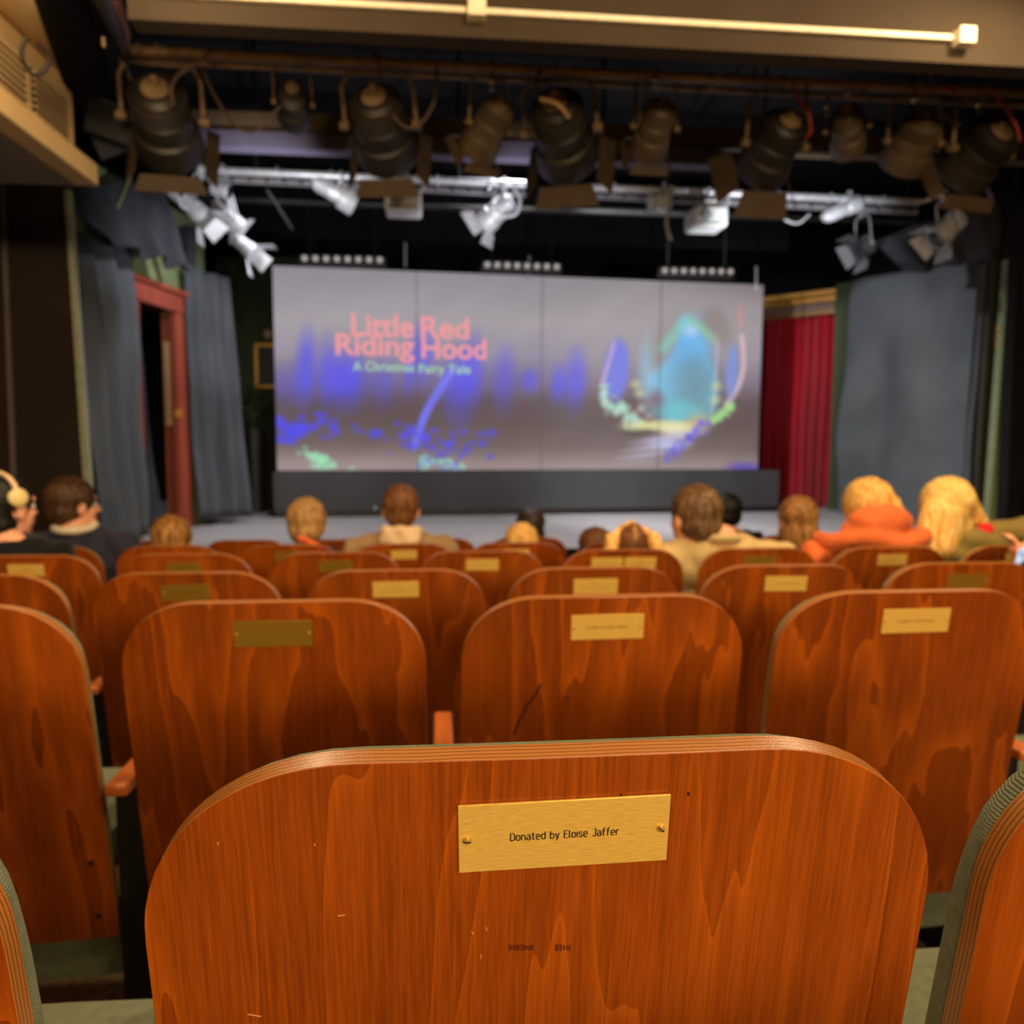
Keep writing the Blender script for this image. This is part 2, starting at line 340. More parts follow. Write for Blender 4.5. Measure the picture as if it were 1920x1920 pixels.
# green stage wall with the door opening, running back from the dark flat
gA, gB = at(150, 900, 5.75), at(395, 900, 7.62)
g2 = Vector((gB.x-gA.x, gB.y-gA.y, 0)); gl = g2.length; gd = g2.normalized(); gn = Vector((gd.y, -gd.x, 0))   # gn points into the stage
def onwall(px, py, off=0.0):
    """point of the green wall under a pixel, moved off the wall towards the stage"""
    d = CM.to_3x3() @ Vector(((px-960)/FPX, -(py-960)/FPX, -1)); o = Vector((0, 0, EYE))
    P0 = Vector((gA.x, gA.y, 0))+gn*off; tt = (P0-o).dot(gn)/d.dot(gn); return o+d*tt
def wq(b, pts, th, mi=0): return b.quadprism(pts, -gn*th, mi)
dl = onwall(262, 560); dr = onwall(343, 575); DT = onwall(335, 590).z
def along(p): return (Vector((p.x, p.y, 0))-Vector((gA.x, gA.y, 0))).dot(gd)
ua, ub = along(onwall(252, 600)), along(onwall(322, 600))
def wp(u, z, off=0): q = Vector((gA.x, gA.y, 0))+gd*u+gn*off; return Vector((q.x, q.y, z))
b = MB()
for (u0, u1, z0, z1) in ((0, ua, SZ, 3.1), (ub, gl, SZ, 3.1), (ua, ub, DT, 3.1)):
    wq(b, [wp(u0, z0), wp(u1, z0), wp(u1, z1), wp(u0, z1)], .08)
struct(b.build('wall_green_left', GREENW))
t = empty('door_1', wp((ua+ub)/2, SZ)); struct(t); T0 = Vector(t.location)
def wbox(name, u0, u1, z0, z1, o0, o1, m, par, T, bevel=.006):
    return MB().quadprism([wp(u0, z0, o1)-T, wp(u1, z0, o1)-T, wp(u1, z1, o1)-T, wp(u0, z1, o1)-T], -gn*(o1-o0)).build(name, m, par, bevel=bevel)
wbox('door_post', ub, ub+.17, SZ, DT, -.1, .05, REDW, t, T0); wbox('door_post', ua-.14, ua, SZ, DT, -.1, .05, REDW, t, T0)
wbox('door_lintel', ua-.16, ub+.19, DT, DT+.15, -.1, .06, REDW, t, T0)
wbox('moulding', ua-.2, ub+.23, DT+.15, DT+.19, -.02, .09, REDW, t, T0)
wbox('door_hinge', ub-.005, ub+.012, SZ+.97, SZ+1.04, .0, .06, GOLD, t, T0, 0)
wbox('pale_door_edge', ub-.012, ub-.004, SZ+.9, DT-.25, -.08, -.03, mat('pale_edge', (150, 120, 84), .7), t, T0, 0)
slab('wall_offstage', (WL-.95, 5.6, SZ), (WL-.6, 10, 3), BLACKW)
o = cloth('doorway_drape', wp(ua+.05, DT-.02, -.25), wp(ub-.05, DT-.02, -.25), wp(ua+.05, SZ+.02, -.22), wp(ub, SZ+.02, -.15), DRAPEB, 3, .06, 40, seed=5)
tag(o, 'near-black cloth hanging inside the red-framed stage doorway', 'curtain')
# dark flat edge strips by the left wall
t = MB().quadprism([at(120, 355, 5.40), at(129, 355, 5.40), at(176, 1010, 5.40), at(163, 1010, 5.40)], (0, .05, 0)).build('flat_edge', mat('pale_green_post', (150, 152, 122), .8))
tag(t, 'pale green narrow post at the far end of the dark left wall', 'post')
t = MB().quadprism([at(-2, 300, 5.40), at(5, 300, 5.40), at(33, 1000, 5.40), at(24, 1000, 5.40)], (0, .02, 0)).build('wall_batten', mat('grey_batten', (96, 84, 80), .8))
tag(t, 'thin greyish upright batten on the dark brown left wall', 'batten')
bx = at(120, 355, 5.42).x
struct(MB().quadprism([at(-60, 300, 5.43), at(122, 300, 5.43), at(166, 1100, 5.43), at(-60, 1100, 5.43)], (0, .05, 0)).build('wall_flat_left', DBROWN))
# left drapes
o = cloth('stage_drape', at(133, 425, 5.62), at(246, 468, 6.3), at(196, 1030, 5.62), at(277, 1000, 6.3), DRAPE, 3.2, .045, 70, seed=2)
tag(o, 'blue-grey floor-length drape beside the left dark wall, left of the red door frame', 'curtain')
o = cloth('stage_drape', at(345, 497, 7.1), at(428, 522, 7.5), at(372, 975, 7.1), at(466, 968, 7.5), DRAPE, 3, .05, 60, seed=3)
tag(o, 'blue-grey drape hanging right of the red-brown door frame, left of the screen', 'curtain')
o = cloth('drape_swag', at(118, 350, 5.60), at(300, 330, 6.4), at(200, 452, 5.7), at(345, 505, 6.6), DRAPEB, 3, .05, 50, seed=8)
tag(o, 'dark swagged cloth slanting above the left stage drape', 'curtain')
o = cloth('drape_swag', at(235, 295, 6.5), at(300, 420, 6.6), at(345, 500, 6.7), at(352, 515, 6.8), DRAPEB, 1.5, .03, 30, seed=9)
tag(o, 'narrow dark cloth falling from the rig towards the red door frame', 'curtain')
o = cloth('stage_drape', at(250, 425, 7.0), at(368, 425, 7.2), at(250, 470, 7.0), at(368, 500, 7.2), DRAPEB, 3, .04, 40, seed=11)
tag(o, 'short charcoal border cloth above the red door frame', 'curtain')
t = MB().tube([at(250, 318, 6.0), at(197, 447, 6.05)], .007, 8).build('prop_pole', mat('olive_cord', (120, 120, 70), .7))
tag(t, 'slim olive cord slanting down to the left drape', 'cord')
# far dim green wall left of screen with picture
fy = 9.1
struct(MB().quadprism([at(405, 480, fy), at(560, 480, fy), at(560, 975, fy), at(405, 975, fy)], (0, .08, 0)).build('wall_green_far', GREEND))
struct(MB().quadprism([at(440, 905, fy-.02), at(560, 905, fy-.02), at(560, 948, fy-.02), at(440, 948, fy-.02)], (0, .02, 0)).build('baseboard_left', mat('dark_red_skirting', (70, 34, 26), .7)))
t = empty('picture_frame', at(510, 686, fy-.03)); tag(t, 'small gilt picture frame on the dim green wall behind the screen edge', 'picture frame'); L1 = Vector(t.location)
pw, ph_ = .17, .23
for (cx_, cz_, sx_, sz_) in ((-pw, 0, .035, 2*ph_), (pw, 0, .035, 2*ph_), (0, ph_, 2*pw+.035, .035), (0, -ph_, 2*pw+.035, .035)):
    MB().box((cx_, 0, cz_), (sx_, .04, sz_)).build('frame_side', GOLD, t, bevel=.006)
MB().box((0, .012, 0), (2*pw, .012, 2*ph_)).build('picture', mat('dark_painting', (34, 34, 26), .6, var=.5, nscale=8), t)
t = empty('wall_sconce', at(503, 632, fy-.03)); tag(t, 'pale glass wall lamp above the gilt picture frame', 'wall lamp')
MB().ell((0, -.03, .03), (.05, .04, .06)).build('lamp_shade', mat('pale_glass', (150, 122, 100), .4), t); MB().cyl((0, .0, 0), (0, -.03, -.03), .015).build('bracket', GOLD, t)
# potted plant in the gap
t = empty('potted_plant', (at(478, 900, 8.6).x, 8.6, SZ)); tag(t, 'leafy green plant on a dark stand left of the screen', 'plant')
MB().lathe((0, 0, 0), (0, 0, 1), [(0, .12), (.5, .10), (.9, .13), (.92, .11)], 20).build('stand', BLACKM, t)
rnd = random.Random(3); zt = at(478, 745, 8.6).z-SZ
for i in range(26):
    a = rnd.random()*2*PI; r = .05+rnd.random()*.17; z = .92+rnd.random()*(zt-.75); c = Vector((math.cos(a)*r, math.sin(a)*r, z)); d = Vector((math.cos(a), math.sin(a), rnd.uniform(-.2, .6))).normalized()*.09; s_ = d.cross(Vector((0, 0, 1))).normalized()*.035
    MB().add([c-d, c-s_*.8+Vector((0, 0, .008)), c+d, c+s_*.8+Vector((0, 0, .008)), c+Vector((0, 0, -.004))], [(0, 1, 4), (1, 2, 4), (2, 3, 4), (3, 0, 4)]).build('leaf', mat('leaf_green', (44, 74, 24), .5, var=.4), t)
b = MB()
for i in range(9):
    a = i*.7; b.tube([(0, 0, .9), (math.cos(a)*.05, math.sin(a)*.05, 1.1), (math.cos(a)*.14, math.sin(a)*.14, zt-.1)], .005, 6)
b.build('stems', mat('stem_green', (40, 52, 22), .7), t)
# right side: pelmet, red curtain, grey cloth, posts
t = empty('pelmet', at(1505, 570, 8.9)); tag(t, 'gilded wooden pelmet above the crimson curtain', 'pelmet'); L1 = Vector(t.location)
pa, pc = at(1430, 572, 9.35), at(1562, 540, 8.75); pd = (pc-pa); pd.z = 0; pd.normalize(); pn = Vector((pd.y, -pd.x, 0)); PZ = (pa.z+pc.z)/2
def pel(name, z0, z1, o, m):
    e0 = pa-L1; e1 = pc-L1; A = [Vector((e0.x, e0.y, z0-L1.z)), Vector((e1.x, e1.y, z0-L1.z)), Vector((e1.x, e1.y, z1-L1.z)), Vector((e0.x, e0.y, z1-L1.z))]
    ext = pd*o
    A[1] = A[1]+ext; A[2] = A[2]+ext
    return MB().quadprism([p+pn*o for p in A], -pn*(o+.35)).build(name, m, t, bevel=.006)
pel('gilt_cornice', PZ-.035, PZ+.02, .13, GOLD); pel('gilt_bead', PZ-.10, PZ-.05, .09, GOLD); pel('frieze', PZ-.21, PZ-.10, .04, MAUVE); pel('lower_bead', PZ-.245, PZ-.21, .07, mat('dull_gold', (150, 112, 62), .5, .3))
o = cloth('red_curtain', at(1438, 588, 9.30)+pn*.0, at(1572, 585, 8.75), at(1425, 940, 9.30), at(1552, 957, 8.75), RED, 8, .05, 130, 24, seed=4)
tag(o, 'crimson velvet curtain in folds, right of the projection screen', 'curtain')
gp = mat('olive_green_post', (92, 104, 70), .8)
t = MB().quadprism([at(1574, 532, 8.45), at(1600, 528, 8.45), at(1590, 975, 8.45), at(1558, 975, 8.45)], (0, .08, 0)).build('scenery_post', mat('dark_green_post', (70, 80, 54), .8)); tag(t, 'dark green upright flat edge between the crimson curtain and the grey cloth', 'post')
o = cloth('grey_backcloth', at(1600, 527, 8.2), at(1893, 470, 6.2), at(1568, 978, 8.2), at(1822, 1010, 6.2), mat('grey_canvas', (84, 88, 90), .95, var=.22, nscale=1.6, spec=.08), 2.2, .03, 110, 40, seed=6, wob=.035)
tag(o, 'large grey hanging backcloth on the right of the stage', 'curtain')
o = cloth('stage_drape', at(1838, 470, 6.1), at(1897, 466, 6.0), at(1795, 1010, 6.1), at(1850, 1010, 6.0), DRAPE, 3, .035, 40, seed=16)
tag(o, 'narrow grey drape folded at the right edge of the large backcloth', 'curtain')
o = cloth('drape_swag', at(1640, 455, 6.4), at(1945, 330, 5.8), at(1700, 515, 6.4), at(1945, 470, 5.8), DRAPEB, 4, .07, 70, seed=17)
tag(o, 'dark swagged cloth in the top right corner above the grey backcloth', 'curtain')
t = MB().quadprism([at(1893, 484, 5.85), at(1919, 480, 5.85), at(1884, 1010, 5.85), at(1852, 1010, 5.85)], (0, .08, 0)).build('scenery_post', mat('sage_post', (118, 130, 92), .8)); tag(t, 'light sage green post at the right edge of the stage', 'post')
struct(MB().quadprism([at(1862, 484, 6.0), at(1900, 484, 6.0), at(1870, 1060, 6.0), at(1822, 1060, 6.0)], (0, .05, 0)).build('wall_flat_dark', mat('dark_olive_flat', (44, 44, 30), .85)))
struct(MB().quadprism([at(1916, 300, 5.7), at(2100, 300, 5.7), at(2100, 1120, 5.7), at(1880, 1120, 5.7)], (0, .1, 0)).build('wall_flat_right', BLACKW))
t = empty('coat_hooks', at(1868, 632, 5.95)); tag(t, 'three small brass knobs in a column on the dark flat beside the sage post', 'knobs')
MB().box((0, .0, 0), (.03, .012, .2)).build('back_plate', mat('dark_brass', (90, 64, 26), .4, .6), t)
for z in (.065, 0, -.065): MB().ell((0, -.03, z), (.022, .022, .022)).build('knob', mat('polished_brass', (230, 160, 60), .2, 1), t)
# plinth below the screen
sYL, sYR = 8.05, 8.42
BL, BR = at(517, 882, sYL), at(1425, 880, sYR); TL, TR = at(510, 500, sYL), at(1432, 533, sYR)
zb = (BL.z+BR.z)/2; ztp = (TL.z+TR.z)/2
sx_ = Vector((TR.x-TL.x, TR.y-TL.y, 0)); SW = sx_.length; sd = sx_.normalized(); sn = Vector((sd.y, -sd.x, 0))
t = empty('screen_plinth', (TL.x+sd.x*SW/2, TL.y+sd.y*SW/2, SZ)); tag(t, 'low charcoal plinth running under the projection screen', 'plinth')
rz = math.atan2(sd.y, sd.x); t.rotation_euler = (0, 0, rz); ph_ = zb-SZ-.01
MB().box((.08, .1, ph_/2+.03), (SW+.2, .5, ph_-.06)).build('front_board', PLINTH, t, bevel=.004)
MB().box((.08, .12, .03), (SW+.16, .5, .06)).build('toe_shadow', BLACKM, t)  # black strip put in as the shade along the plinth foot
MB().ell((-SW/2+.98, -.155, .09), (.014, .01, .014)).build('floor_socket', CABLEW, t)
# ------------------------------------------------------------------ projection screen
scr = empty('projection_screen', (TL.x+sd.x*SW/2, TL.y+sd.y*SW/2, zb)); scr.rotation_euler = (0, 0, rz)
tag(scr, 'wide four-panel screen showing a projected blue forest and pink title lettering', 'screen')
SH = ztp-zb
def paint(PX, PY):
    def c3(c): return np.array(c, float)/255
    ys = [500, 540, 600, 660, 705, 745, 790, 830, 865, 885]
    cs = [(150, 144, 152), (160, 153, 160), (172, 164, 170), (160, 150, 162), (132, 116, 132), (104, 84, 88), (100, 82, 80), (116, 98, 96), (158, 140, 138), (170, 150, 150)]
    img = np.stack([np.interp(PY-(PX-512)*.012, ys, [c[i] for c in cs]) for i in range(3)], -1)/255
    def blend(mask, col): 
        nonlocal img; mask = np.clip(mask, 0, 1)[..., None]; img = img*(1-mask)+c3(col)*mask
    def nz(fx, fy, seed):
        r = np.random.RandomState(seed); o = 0
        for i in range(7):
            a, bb, p = r.uniform(-1, 1)*fx, r.uniform(-1, 1)*fy, r.uniform(0, 6.28); o = o+np.sin(PX*a+PY*bb+p)
        return o/7*1.7
    def el(cx, cy, rx, ry, col, a=1, soft=.35, rot=0, pw=2):
        c, s = math.cos(rot), math.sin(rot); X = (PX-cx)*c+(PY-cy)*s; Y = -(PX-cx)*s+(PY-cy)*c
        d = (np.abs(X/rx)**pw+np.abs(Y/ry)**pw)**(1/pw); blend(a*np.clip((1+soft-d)/(2*soft), 0, 1), col)
    # side and corner falloff of the projection
    blend(.45*np.clip((PX-1250)/190, 0, 1)*np.clip((575-PY)/45, 0, 1), (84, 72, 74))
    blend(.35*np.clip((PX-900)/400, 0, 1)*np.clip((700-PY)/150, 0, 1), (150, 138, 136))
    # blue mist between dark trunks
    blend(.34*np.clip(1-abs(PY-705)/90, 0, 1)*np.clip((1080-PX)/140, 0, 1)*(.55+.45*nz(.06, .01, 3)), (84, 78, 225))
    for (x, y, rx, ry, a) in ((565, 690, 16, 62, .7), (540, 725, 30, 35, .35), (632, 712, 34, 48, .85), (600, 700, 14, 60, .5), (768, 665, 22, 50, .6), (838, 725, 30, 60, .75), (862, 690, 20, 55, .5), (920, 712, 20, 55, .5), (968, 712, 16, 20, .6), (1023, 720, 13, 34, .7), (1056, 712, 20, 52, .75), (700, 720, 20, 40, .4), (745, 700, 8, 40, .5)):
        el(x, y, rx, ry, (92, 86, 250), a, .55, .05)
    # dark band of forest floor
    blend(.30*np.clip(1-abs(PY-765)/40, 0, 1), (88, 66, 64))
    # path streaks lower left, shooting branch of light
    for i in range(40):
        t_ = i/39; x = 822-66*t_-12*math.sin(t_*PI); y = 694+142*t_**.9; el(x, y, 5, 8, (120, 120, 255), .75, .8)
    rr = random.Random(5)
    for i in range(70):
        x = rr.uniform(516, 790) if i < 45 else rr.uniform(770, 900); y = 792+(x-520)*.12+rr.gauss(0, 14); r = rr.uniform(2, 7); el(x, y, r*1.5, r, (84, 76, 255), rr.uniform(.4, .95), .7)
    for i in range(22): el(rr.uniform(514, 560), rr.uniform(788, 830), 10, 6, (84, 76, 250), .6, .7)
    for i in range(60):
        x = rr.gauss(585, 16); y = 862+(x-585)*.35+rr.gauss(0, 8); el(x, y, 4, 3, (160, 235, 190), .7, .8)
    for i in range(45):
        x = rr.uniform(762, 850); y = 866+(x-762)*.12+rr.gauss(0, 6); el(x, y, 4, 3, rr.choice([(160, 235, 205), (120, 160, 255)]), .7, .8)
    # lit clearing, right
    el(1245, 640, 170, 60, (158, 146, 148), .35, .8)
    el(1135, 692, 25, 58, (116, 122, 232), .95, .18, .08)
    for i in range(14): t_ = i/13; el(1130-23*t_, 642+78*t_, 3.4, 7, (206, 176, 216), .6, .7)
    hw_ = 78*np.clip((PY-590)/120, 0, 1)**.62*np.where(PY > 740, 1-.25*np.clip((PY-740)/60, 0, 1), 1); msk = np.clip((hw_-abs(PX-1268))/12, 0, 1)*np.clip((800-PY)/14, 0, 1); blend(msk*.9, (122, 200, 240)); blend(msk*.35*np.clip((1235-PX)/40, 0, 1), (150, 180, 195))
    el(1280, 650, 44, 50, (106, 188, 255), .8, .5); el(1296, 738, 44, 52, (104, 140, 146), .6, .7, .3); el(1284, 690, 34, 34, (104, 136, 148), .45, .8); el(1207, 768, 27, 36, (132, 62, 66), .75, .4); el(1300, 778, 26, 24, (120, 84, 84), .7, .5)
    el(1225, 640, 26, 60, (158, 148, 148), .95, .3, .5); el(1335, 610, 24, 40, (150, 138, 138), .95, .3, -.5)
    for i in range(16): t_ = i/15; el(1225+50*t_, 655-62*t_, 10, 7, (130, 225, 205), .28, .9); el(1282+50*t_, 600+38*t_**1.3, 8, 6, (150, 215, 160), .26, .9)
    el(1282, 617, 12, 10, (190, 220, 255), .9, .8); el(1194, 700, 14, 60, (150, 205, 235), .6, .6)
    el(1268, 770, 60, 20, (110, 205, 215), .8, .5)
    for i in range(30): t_ = i/29; el(1386+9*math.sin(t_*2.6)-34*t_**3, 628+130*t_, 4.2, 7, (222, 188, 196), .75, .6)
    el(1383, 592, 5, 22, (214, 150, 150), .8, .5, -.1); el(1368, 693, 13, 50, (130, 150, 222), .9, .25, .05)
    for i in range(22): t_ = i/21; el(1336+2*math.sin(t_*3)-6*t_, 640+130*t_, 2.6, 6, (205, 190, 215), .45, .7)
    # flowers and bright ground
    for i in range(60):
        t_ = rr.random(); x = 1102+85*t_+rr.gauss(0, 7); y = 738+58*t_+rr.gauss(0, 10); el(x, y, rr.uniform(3, 8), rr.uniform(3, 7), rr.choice([(170, 232, 205), (214, 240, 215), (170, 200, 160), (198, 245, 240)]), .6, .7)
    for i in range(36):
        t_ = rr.random(); el(1330+42*t_+rr.gauss(0, 3), 788-30*t_+rr.gauss(0, 4), 5, 4, (165, 225, 140), .7, .7)
    for (x, y) in ((1174, 718), (1182, 735), (1337, 722), (1336, 748)): el(x, y, 9, 7, (215, 225, 160), .7, .8)
    el(1230, 797, 72, 10, (232, 226, 160), .95, .4); el(1262, 805, 40, 12, (240, 235, 190), .9, .5); el(1302, 790, 24, 14, (222, 190, 130), .7, .6)
    el(1190, 812, 34, 8, (84, 66, 60), .8, .5)
    for i in range(11): t_ = i/10; el(1250-60*t_, 812+50*t_+4*math.sin(i*2), 52-8*t_, 3.6, (206, 196, 226), .6-.3*t_, .8, -.12)
    el(1245, 832, 34, 10, (200, 205, 245), .8, .6)
    for i in range(34): el(rr.gauss(1235, 8)+i*2.6, 858-i*2.1+rr.gauss(0, 4), rr.uniform(3, 6), rr.uniform(3, 6), rr.choice([(92, 82, 225), (110, 96, 240)]), .65, .8)
    el(1400, 876, 34, 9, (96, 74, 190), .8, .5)
    img += (nz(.09, .11, 8)*.012)[..., None]
    return np.clip(img, 0, 1)
sm = bpy.data.materials.new('projected_picture'); sm.use_nodes = True; nt = sm.node_tree; bs = nt.nodes['Principled BSDF']
bs.inputs['Base Color'].default_value = (.03, .03, .03, 1); bs.inputs['Roughness'].default_value = .9; bs.inputs['Specular IOR Level'].default_value = .1
ca = nt.nodes.new('ShaderNodeAttribute'); ca.attribute_name = 'picture'; nt.links.new(ca.outputs['Color'], bs.inputs['Emission Color']); bs.inputs['Emission Strength'].default_value = .86
cuts = [0, (760-511)/916, (990-511)/916, (1220-511)/916, 1]
for k in range(4):
    u0, u1 = cuts[k], cuts[k+1]; nx, nz_ = int((u1-u0)*470), 190
    U, V = np.meshgrid(np.linspace(u0, u1, nx+1), np.linspace(0, 1, nz_+1))
    PX = 511+U*918; yt = 500+33*U; yb = 882-2*U; PY = yt+(yb-yt)*V
    col = paint(PX, PY); lin_ = np.where(col <= .04045, col/12.92, ((col+.055)/1.055)**2.4)
    seam = .004
    X = -SW/2+U*SW; X[:, 0] += seam; X[:, -1] -= seam; Z = SH*(1-V)
    Yb = .006*np.sin((U-u0)/(u1-u0)*PI)*-1
    vs = np.stack([X, Yb, Z], -1).reshape(-1, 3); n = nx+1
    idx = np.arange((nz_+1)*n).reshape(nz_+1, n); q = np.stack([idx[:-1, :-1], idx[1:, :-1], idx[1:, 1:], idx[:-1, 1:]], -1).reshape(-1, 4)
    me = bpy.data.meshes.new('screen_panel'); me.from_pydata(vs.tolist(), [], q.tolist()); a = me.color_attributes.new('picture', 'FLOAT_COLOR', 'POINT')
    a.data.foreach_set('color', np.concatenate([lin_.reshape(-1, 3), np.ones((len(vs), 1))], 1).astype(np.float32).ravel()); me.materials.append(sm)
    o = bpy.data.objects.new('screen_panel', me); C.objects.link(o); o.parent = scr
MB().box((0, .04, SH/2), (SW-.02, .04, SH-.02)).build('backing_board', mat('screen_backing', (60, 58, 60), .9), scr)
def emat(name, c, s=.92):
    m = mat(name, (10, 10, 10), .9, emit=c, estr=s); return m
PINK = emat('projected_pink_letters', (247, 158, 160)); MINT = emat('projected_mint_letters', (178, 222, 178))
def scrpos(px, py):
    u = (px-511)/918; yt = 500+33*u; yb = 882-2*u; return -SW/2+u*SW, SH*(1-(py-yt)/(yb-yt))
def stext(txt, x0, x1, yb_, h, m, bold, name):
    X0, Z0 = scrpos(x0, yb_); X1, _ = scrpos(x1, yb_)
    cu = bpy.data.curves.new('t', 'FONT'); cu.body = txt; cu.size = 1; cu.offset = bold; o = bpy.data.objects.new('t', cu); C.objects.link(o)
    dg = bpy.context.evaluated_depsgraph_get(); dg.update(); me = bpy.data.meshes.new_from_object(o.evaluated_get(dg)); bpy.data.objects.remove(o)
    xs = [v.co.x for v in me.vertices]; wx = max(xs)-min(xs); me.transform(Matrix.Translation((-min(xs), 0, 0)))
    hz = abs(scrpos(x0, yb_-h)[1]-Z0)
    me.transform(Matrix.Diagonal(((X1-X0)/wx, hz/.72, 1, 1))); me.transform(Matrix.Rotation(PI/2, 4, 'X')); me.transform(Matrix.Translation((X0, -.012, Z0)))
    me.materials.clear(); me.materials.append(m); me.name = name; ob = bpy.data.objects.new(name, me); C.objects.link(ob); ob.parent = scr; return ob
stext('Little', 645, 755, 628, 42, PINK, .020, 'pink_lettering'); stext('Red', 768, 855, 631, 40, PINK, .020, 'pink_lettering')
stext('Riding', 617, 756, 663, 40, PINK, .020, 'pink_lettering'); stext('Hood', 769, 887, 669, 40, PINK, .020, 'pink_lettering')
stext('A Christmas', 647, 755, 693, 17, MINT, .012, 'mint_lettering'); stext('Fairy Tale', 764, 858, 697, 17, MINT, .012, 'mint_lettering')
for px in (760, 990, 1220):
    X, Z = scrpos(px, 510); MB().box((X, .008, SH/2), (.010, .01, SH)).build('panel_seam', mat('seam_shadow', (70, 66, 70), .9, emit=(92, 86, 88), estr=.5), scr)
X, Z = scrpos(757, 575); MB().ell((X, -.012, Z), (.016, .008, .016)).build('seam_clip', emat('pale_clip', (196, 188, 194), .7), scr)
for px, y0 in ((760, 455), (992, 480), (1418, 500)):
    o = MB().cyl(at(px, y0, 8.1), at(px, y0+45, 8.1), .008, n=8).build('hanging_wire', CABLEW); tag(o, {760: 'pale wire holding up the screen above its first seam', 992: 'short pale wire at the middle of the screen top', 1418: 'short pale wire at the right corner of the screen top'}[px], 'wire')
# ------------------------------------------------------------------ light battens above the screen
for (x0, x1, y0, y1, lb) in ((571, 712, 484, 487, 'black light batten with eight round lamps above the pink title'), (914, 1044, 496, 500, 'black light batten with eight round lamps above the screen centre'), (1247, 1370, 507, 509, 'black light batten with eight round lamps above the screen right end')):
    Yb = 7.9; p0, p1 = at(x0, y0, Yb), at(x1, y1, Yb); t = empty('light_batten', (p0+p1)/2); tag(t, lb, 'light batten', 'light battens above the screen'); c = Vector(t.location)
    d = p1-p0; MB().box((0, .06, 0), (d.length+.12, .09, .10)).build('housing', BLACKM, t, bevel=.01)
    for i in range(8): MB().lathe(p0+d*(i/7)-c+Vector((0, .01, 0)), (0, -1, 0), [(0, .026), (.012, .026), (.016, .018), (.018, 0)], 16).build('lamp', emat('dim_led_lens', (196, 186, 180), .85), t)
    MB().cyl((-d.length/2.3, .06, .04), (-d.length/2.3, .06, 4.0-c.z), .008, n=8).build('hanger', BLACKM, t); MB().cyl((d.length/2.3, .06, .04), (d.length/2.3, .06, 4.0-c.z), .008, n=8).build('hanger', BLACKM, t)
# overhead beams and borders
struct(MB().quadprism([at(345, 205, 5.15), at(1990, 262, 5.15), at(1990, 305, 5.15), at(345, 240, 5.15)], (0, .1, 0)).build('trim_5', mat('brown_beam', (100, 80, 58), .8, var=.2, nscale=3)))
struct(MB().quadprism([at(345, 240, 5.13), at(1400, 282, 5.13), at(1400, 312, 5.13), at(345, 270, 5.13)], (0, .12, 0)).build('trim_6', mat('purple_lit_beam', (104, 96, 120), .7, var=.15, nscale=3)))  # purple light from below is put into the colour of this strip
struct(MB().quadprism([at(300, 440, 8.3), at(1480, 470, 8.6), at(1480, 250, 8.6), at(300, 230, 8.3)], (0, .04, 0)).build('trim_7', BLACKW))
for (Yb, ya, yb_, lb) in ((6.6, 1.95, 2.05, 'black pipe crossing above the bright lamp bar'),):
    o = MB().cyl((-3.2, Yb, EYE+ya), (4.2, Yb, EYE+ya), .025, n=12).build('grid_pipe', BLACKM); tag(o, lb, 'pipe')

# ================================================================== SEATS
LEAN = math.radians(10); LP = .665; HW = .256; TT = .016; TOPZ = .90
def topS(x, hw=HW, L=LP, rx=.135, ry=.125):
    ax = abs(x); crown = .004*(1-(ax/hw)**2)
    if ax <= hw-rx: return L+crown-.004
    k = (ax-(hw-rx))/rx; return L-ry+ry*(max(0, 1-k**2.15))**(1/2.15)+crown-.004
def pan(x, s, t, curve=.010):
    t2 = t+curve*(x/HW)**2
    return Vector((x, (LP-s)*math.sin(LEAN)+t2*math.cos(LEAN), TOPZ-(LP-s)*math.cos(LEAN)+t2*math.sin(LEAN)))
def shell_mesh():
    cols = [-HW*math.cos(PI*i/44) for i in range(45)]; nr = 16; v = []; f = []; mi = []
    nc = len(cols)
    for t in (0, TT):
        for x in cols:
            ts = topS(x)
            for j in range(nr+1): v.append(pan(x, ts*j/nr, t))
    def I(t, i, j): return t*nc*(nr+1)+i*(nr+1)+j
    for i in range(nc-1):
        for j in range(nr):
            f.append((I(0, i, j), I(0, i+1, j), I(0, i+1, j+1), I(0, i, j+1))); mi.append(0)
            f.append((I(1, i, j), I(1, i, j+1), I(1, i+1, j+1), I(1, i+1, j))); mi.append(0)
    loop = [(i, 0) for i in range(nc)]+[(nc-1, j) for j in range(1, nr+1)]+[(i, nr) for i in range(nc-2, -1, -1)]+[(0, j) for j in range(nr-1, 0, -1)]
    n = len(loop)
    for a in range(n):
        p, q = loop[a], loop[(a+1) % n]; f.append((I(0, *p), I(1, *p), I(1, *q), I(0, *q))); mi.append(1)
    b = MB(); b.v = [tuple(p) for p in v]; b.f = f; b.m = mi; return b
def finish_shell(o):
    me = o.data; a = me.attributes.new('ply', 'FLOAT', 'POINT')
    vals = []
    for q in me.vertices:
        x, y, z = q.co; s = LP-((TOPZ-z)*math.cos(LEAN)+y*math.sin(LEAN)); t = (y*math.cos(LEAN)-(TOPZ-z)*math.sin(LEAN))-.010*(x/HW)**2
        vals.append(t/TT*.95)
    a.data.foreach_set('value', vals)
